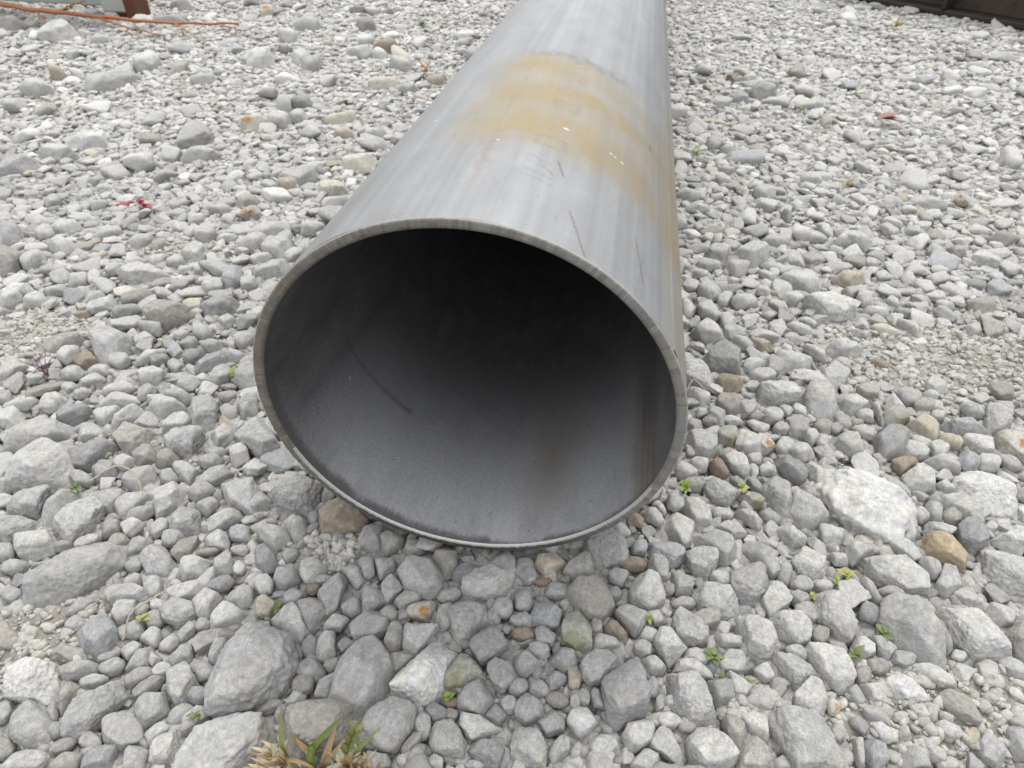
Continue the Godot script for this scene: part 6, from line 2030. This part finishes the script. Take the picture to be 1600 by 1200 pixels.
		put(inst(limb([Vector3(0, -0.012, 0), Vector3(0.001, -0.004, 0), Vector3(0, 0.003, 0)], 0.0009, 0.0007, 0.0, 5), q[5]), "stem", "", "", "", "", s)
	# ---- fallen leaves
	var red := leafy(Color(0.23, 0.035, 0.05))
	var red2 := leafy(Color(0.2, 0.05, 0.04))
	var s := Node3D.new()
	s.position = Vector3(-0.762, 0.042, -0.855)
	put(s, "red_leaf", "crumpled toothed red leaf lying on the stones at the left", "leaf", "fallen leaves")
	for k in 20:
		var u := k / 19.0
		put(inst(leaf_mesh(Vector3(-0.02 + 0.055 * u, 0.0, 0.008 * sin(u * 9.0)), Vector3(rng.randf_range(-0.6, 0.9), rng.randf_range(0.0, 0.5), rng.randf_range(-0.8, 0.8)), rng.randf_range(0.012, 0.022), 0.011, 0.2), red if k % 4 else red2), "lobe", "", "", "", "", s)
	var rusty := leafy(Color(0.17, 0.058, 0.03))
	s = Node3D.new()
	s.position = Vector3(1.107, 0.032, -1.433)
	put(s, "orange_leaf", "small orange-brown dry leaf lying on the stones right of the pipe", "leaf", "fallen leaves")
	for k in 5:
		put(inst(leaf_mesh(Vector3(-0.035, 0.0, 0.0), Vector3(1.0, rng.randf_range(0.0, 0.35), -0.5 + 0.25 * k), rng.randf_range(0.05, 0.07), 0.022, 0.15), rusty), "lobe", "", "", "", "", s)
	# ---- dry plants and stalks
	var brown := leafy(Color(0.3, 0.17, 0.07))
	for q in [[1.69, 0.015, -2.68, 0.055, "dry brown plant with an olive centre far back at upper right", true], [0.838, 0.012, -1.04, 0.026, "withered brownish sprig right of the pipe", true], [-0.52, 0.02, -0.86, 0.026, "withered brown sprig lying left of the pipe, farther back", false], [-0.25, 0.02, -1.95, 0.05, "dark withered weed in the gravel far back left of the pipe", false]]:
		s = Node3D.new()
		s.position = Vector3(q[0], q[1], q[2])
		put(s, "dry_weed", q[4], "dry weed", "withered weeds on the gravel")
		for k in 14:
			var dir := Vector3(rng.randf_range(-1, 1), rng.randf_range(0.1, 0.9), rng.randf_range(-1, 1))
			put(inst(leaf_mesh(Vector3.ZERO, dir, q[3] * rng.randf_range(0.5, 1.1), q[3] * 0.16, 0.3), (olive if q[5] and k % 3 == 0 else brown)), "dry_leaf", "", "", "", "", s)
	var purple := mat_of(Color(0.16, 0.08, 0.12), 0.7)
	s = Node3D.new()
	s.position = Vector3(-0.662, 0.012, -0.325)
	put(s, "purple_weed", "small leafless purple-brown weed with thin forked stems at the left edge", "weed")
	for k in 9:
		var a := TAU * k / 9.0 + rng.randf_range(-0.3, 0.3)
		var e := Vector3(cos(a) * 0.022, 0.016 + 0.012 * rng.randf(), sin(a) * 0.016)
		put(inst(limb([Vector3(0, -0.006, 0), e * 0.5 + Vector3(0, 0.003, 0), e], 0.0008, 0.0004, 0.001, 5), purple), "stem", "", "", "", "", s)
		put(inst(leaf_mesh(e, e + Vector3(0, 0.004, 0), 0.007, 0.002, 0.2), purple), "leaf", "", "", "", "", s)
	var stalk := mat_of(Color(0.33, 0.29, 0.22), 0.8)
	for q in [[Vector3(-0.475, 0.026, -0.096), Vector3(-0.45, 0.034, -0.112), Vector3(-0.425, 0.03, -0.106), Vector3(-0.408, 0.014, -0.082), "bent straw-coloured stalk lying between stones at the left"],
			[Vector3(-0.318, 0.03, 0.06), Vector3(-0.328, 0.036, 0.075), Vector3(-0.34, 0.034, 0.088), Vector3(-0.343, 0.02, 0.108), "thin pale curved stalk over stones at lower left"],
			[Vector3(0.325, 0.018, -0.277), Vector3(0.31, 0.026, -0.292), Vector3(0.3, 0.02, -0.28), Vector3(0.292, 0.01, -0.27), "thin reddish curved stalk beside the dark five-sided stone right of the pipe"]]:
		put(inst(limb([q[0], q[1], q[2], q[3]], 0.0011, 0.0007, 0.001, 5), stalk), "dry_stalk", q[4], "stalk", "dry stalks on the stones")
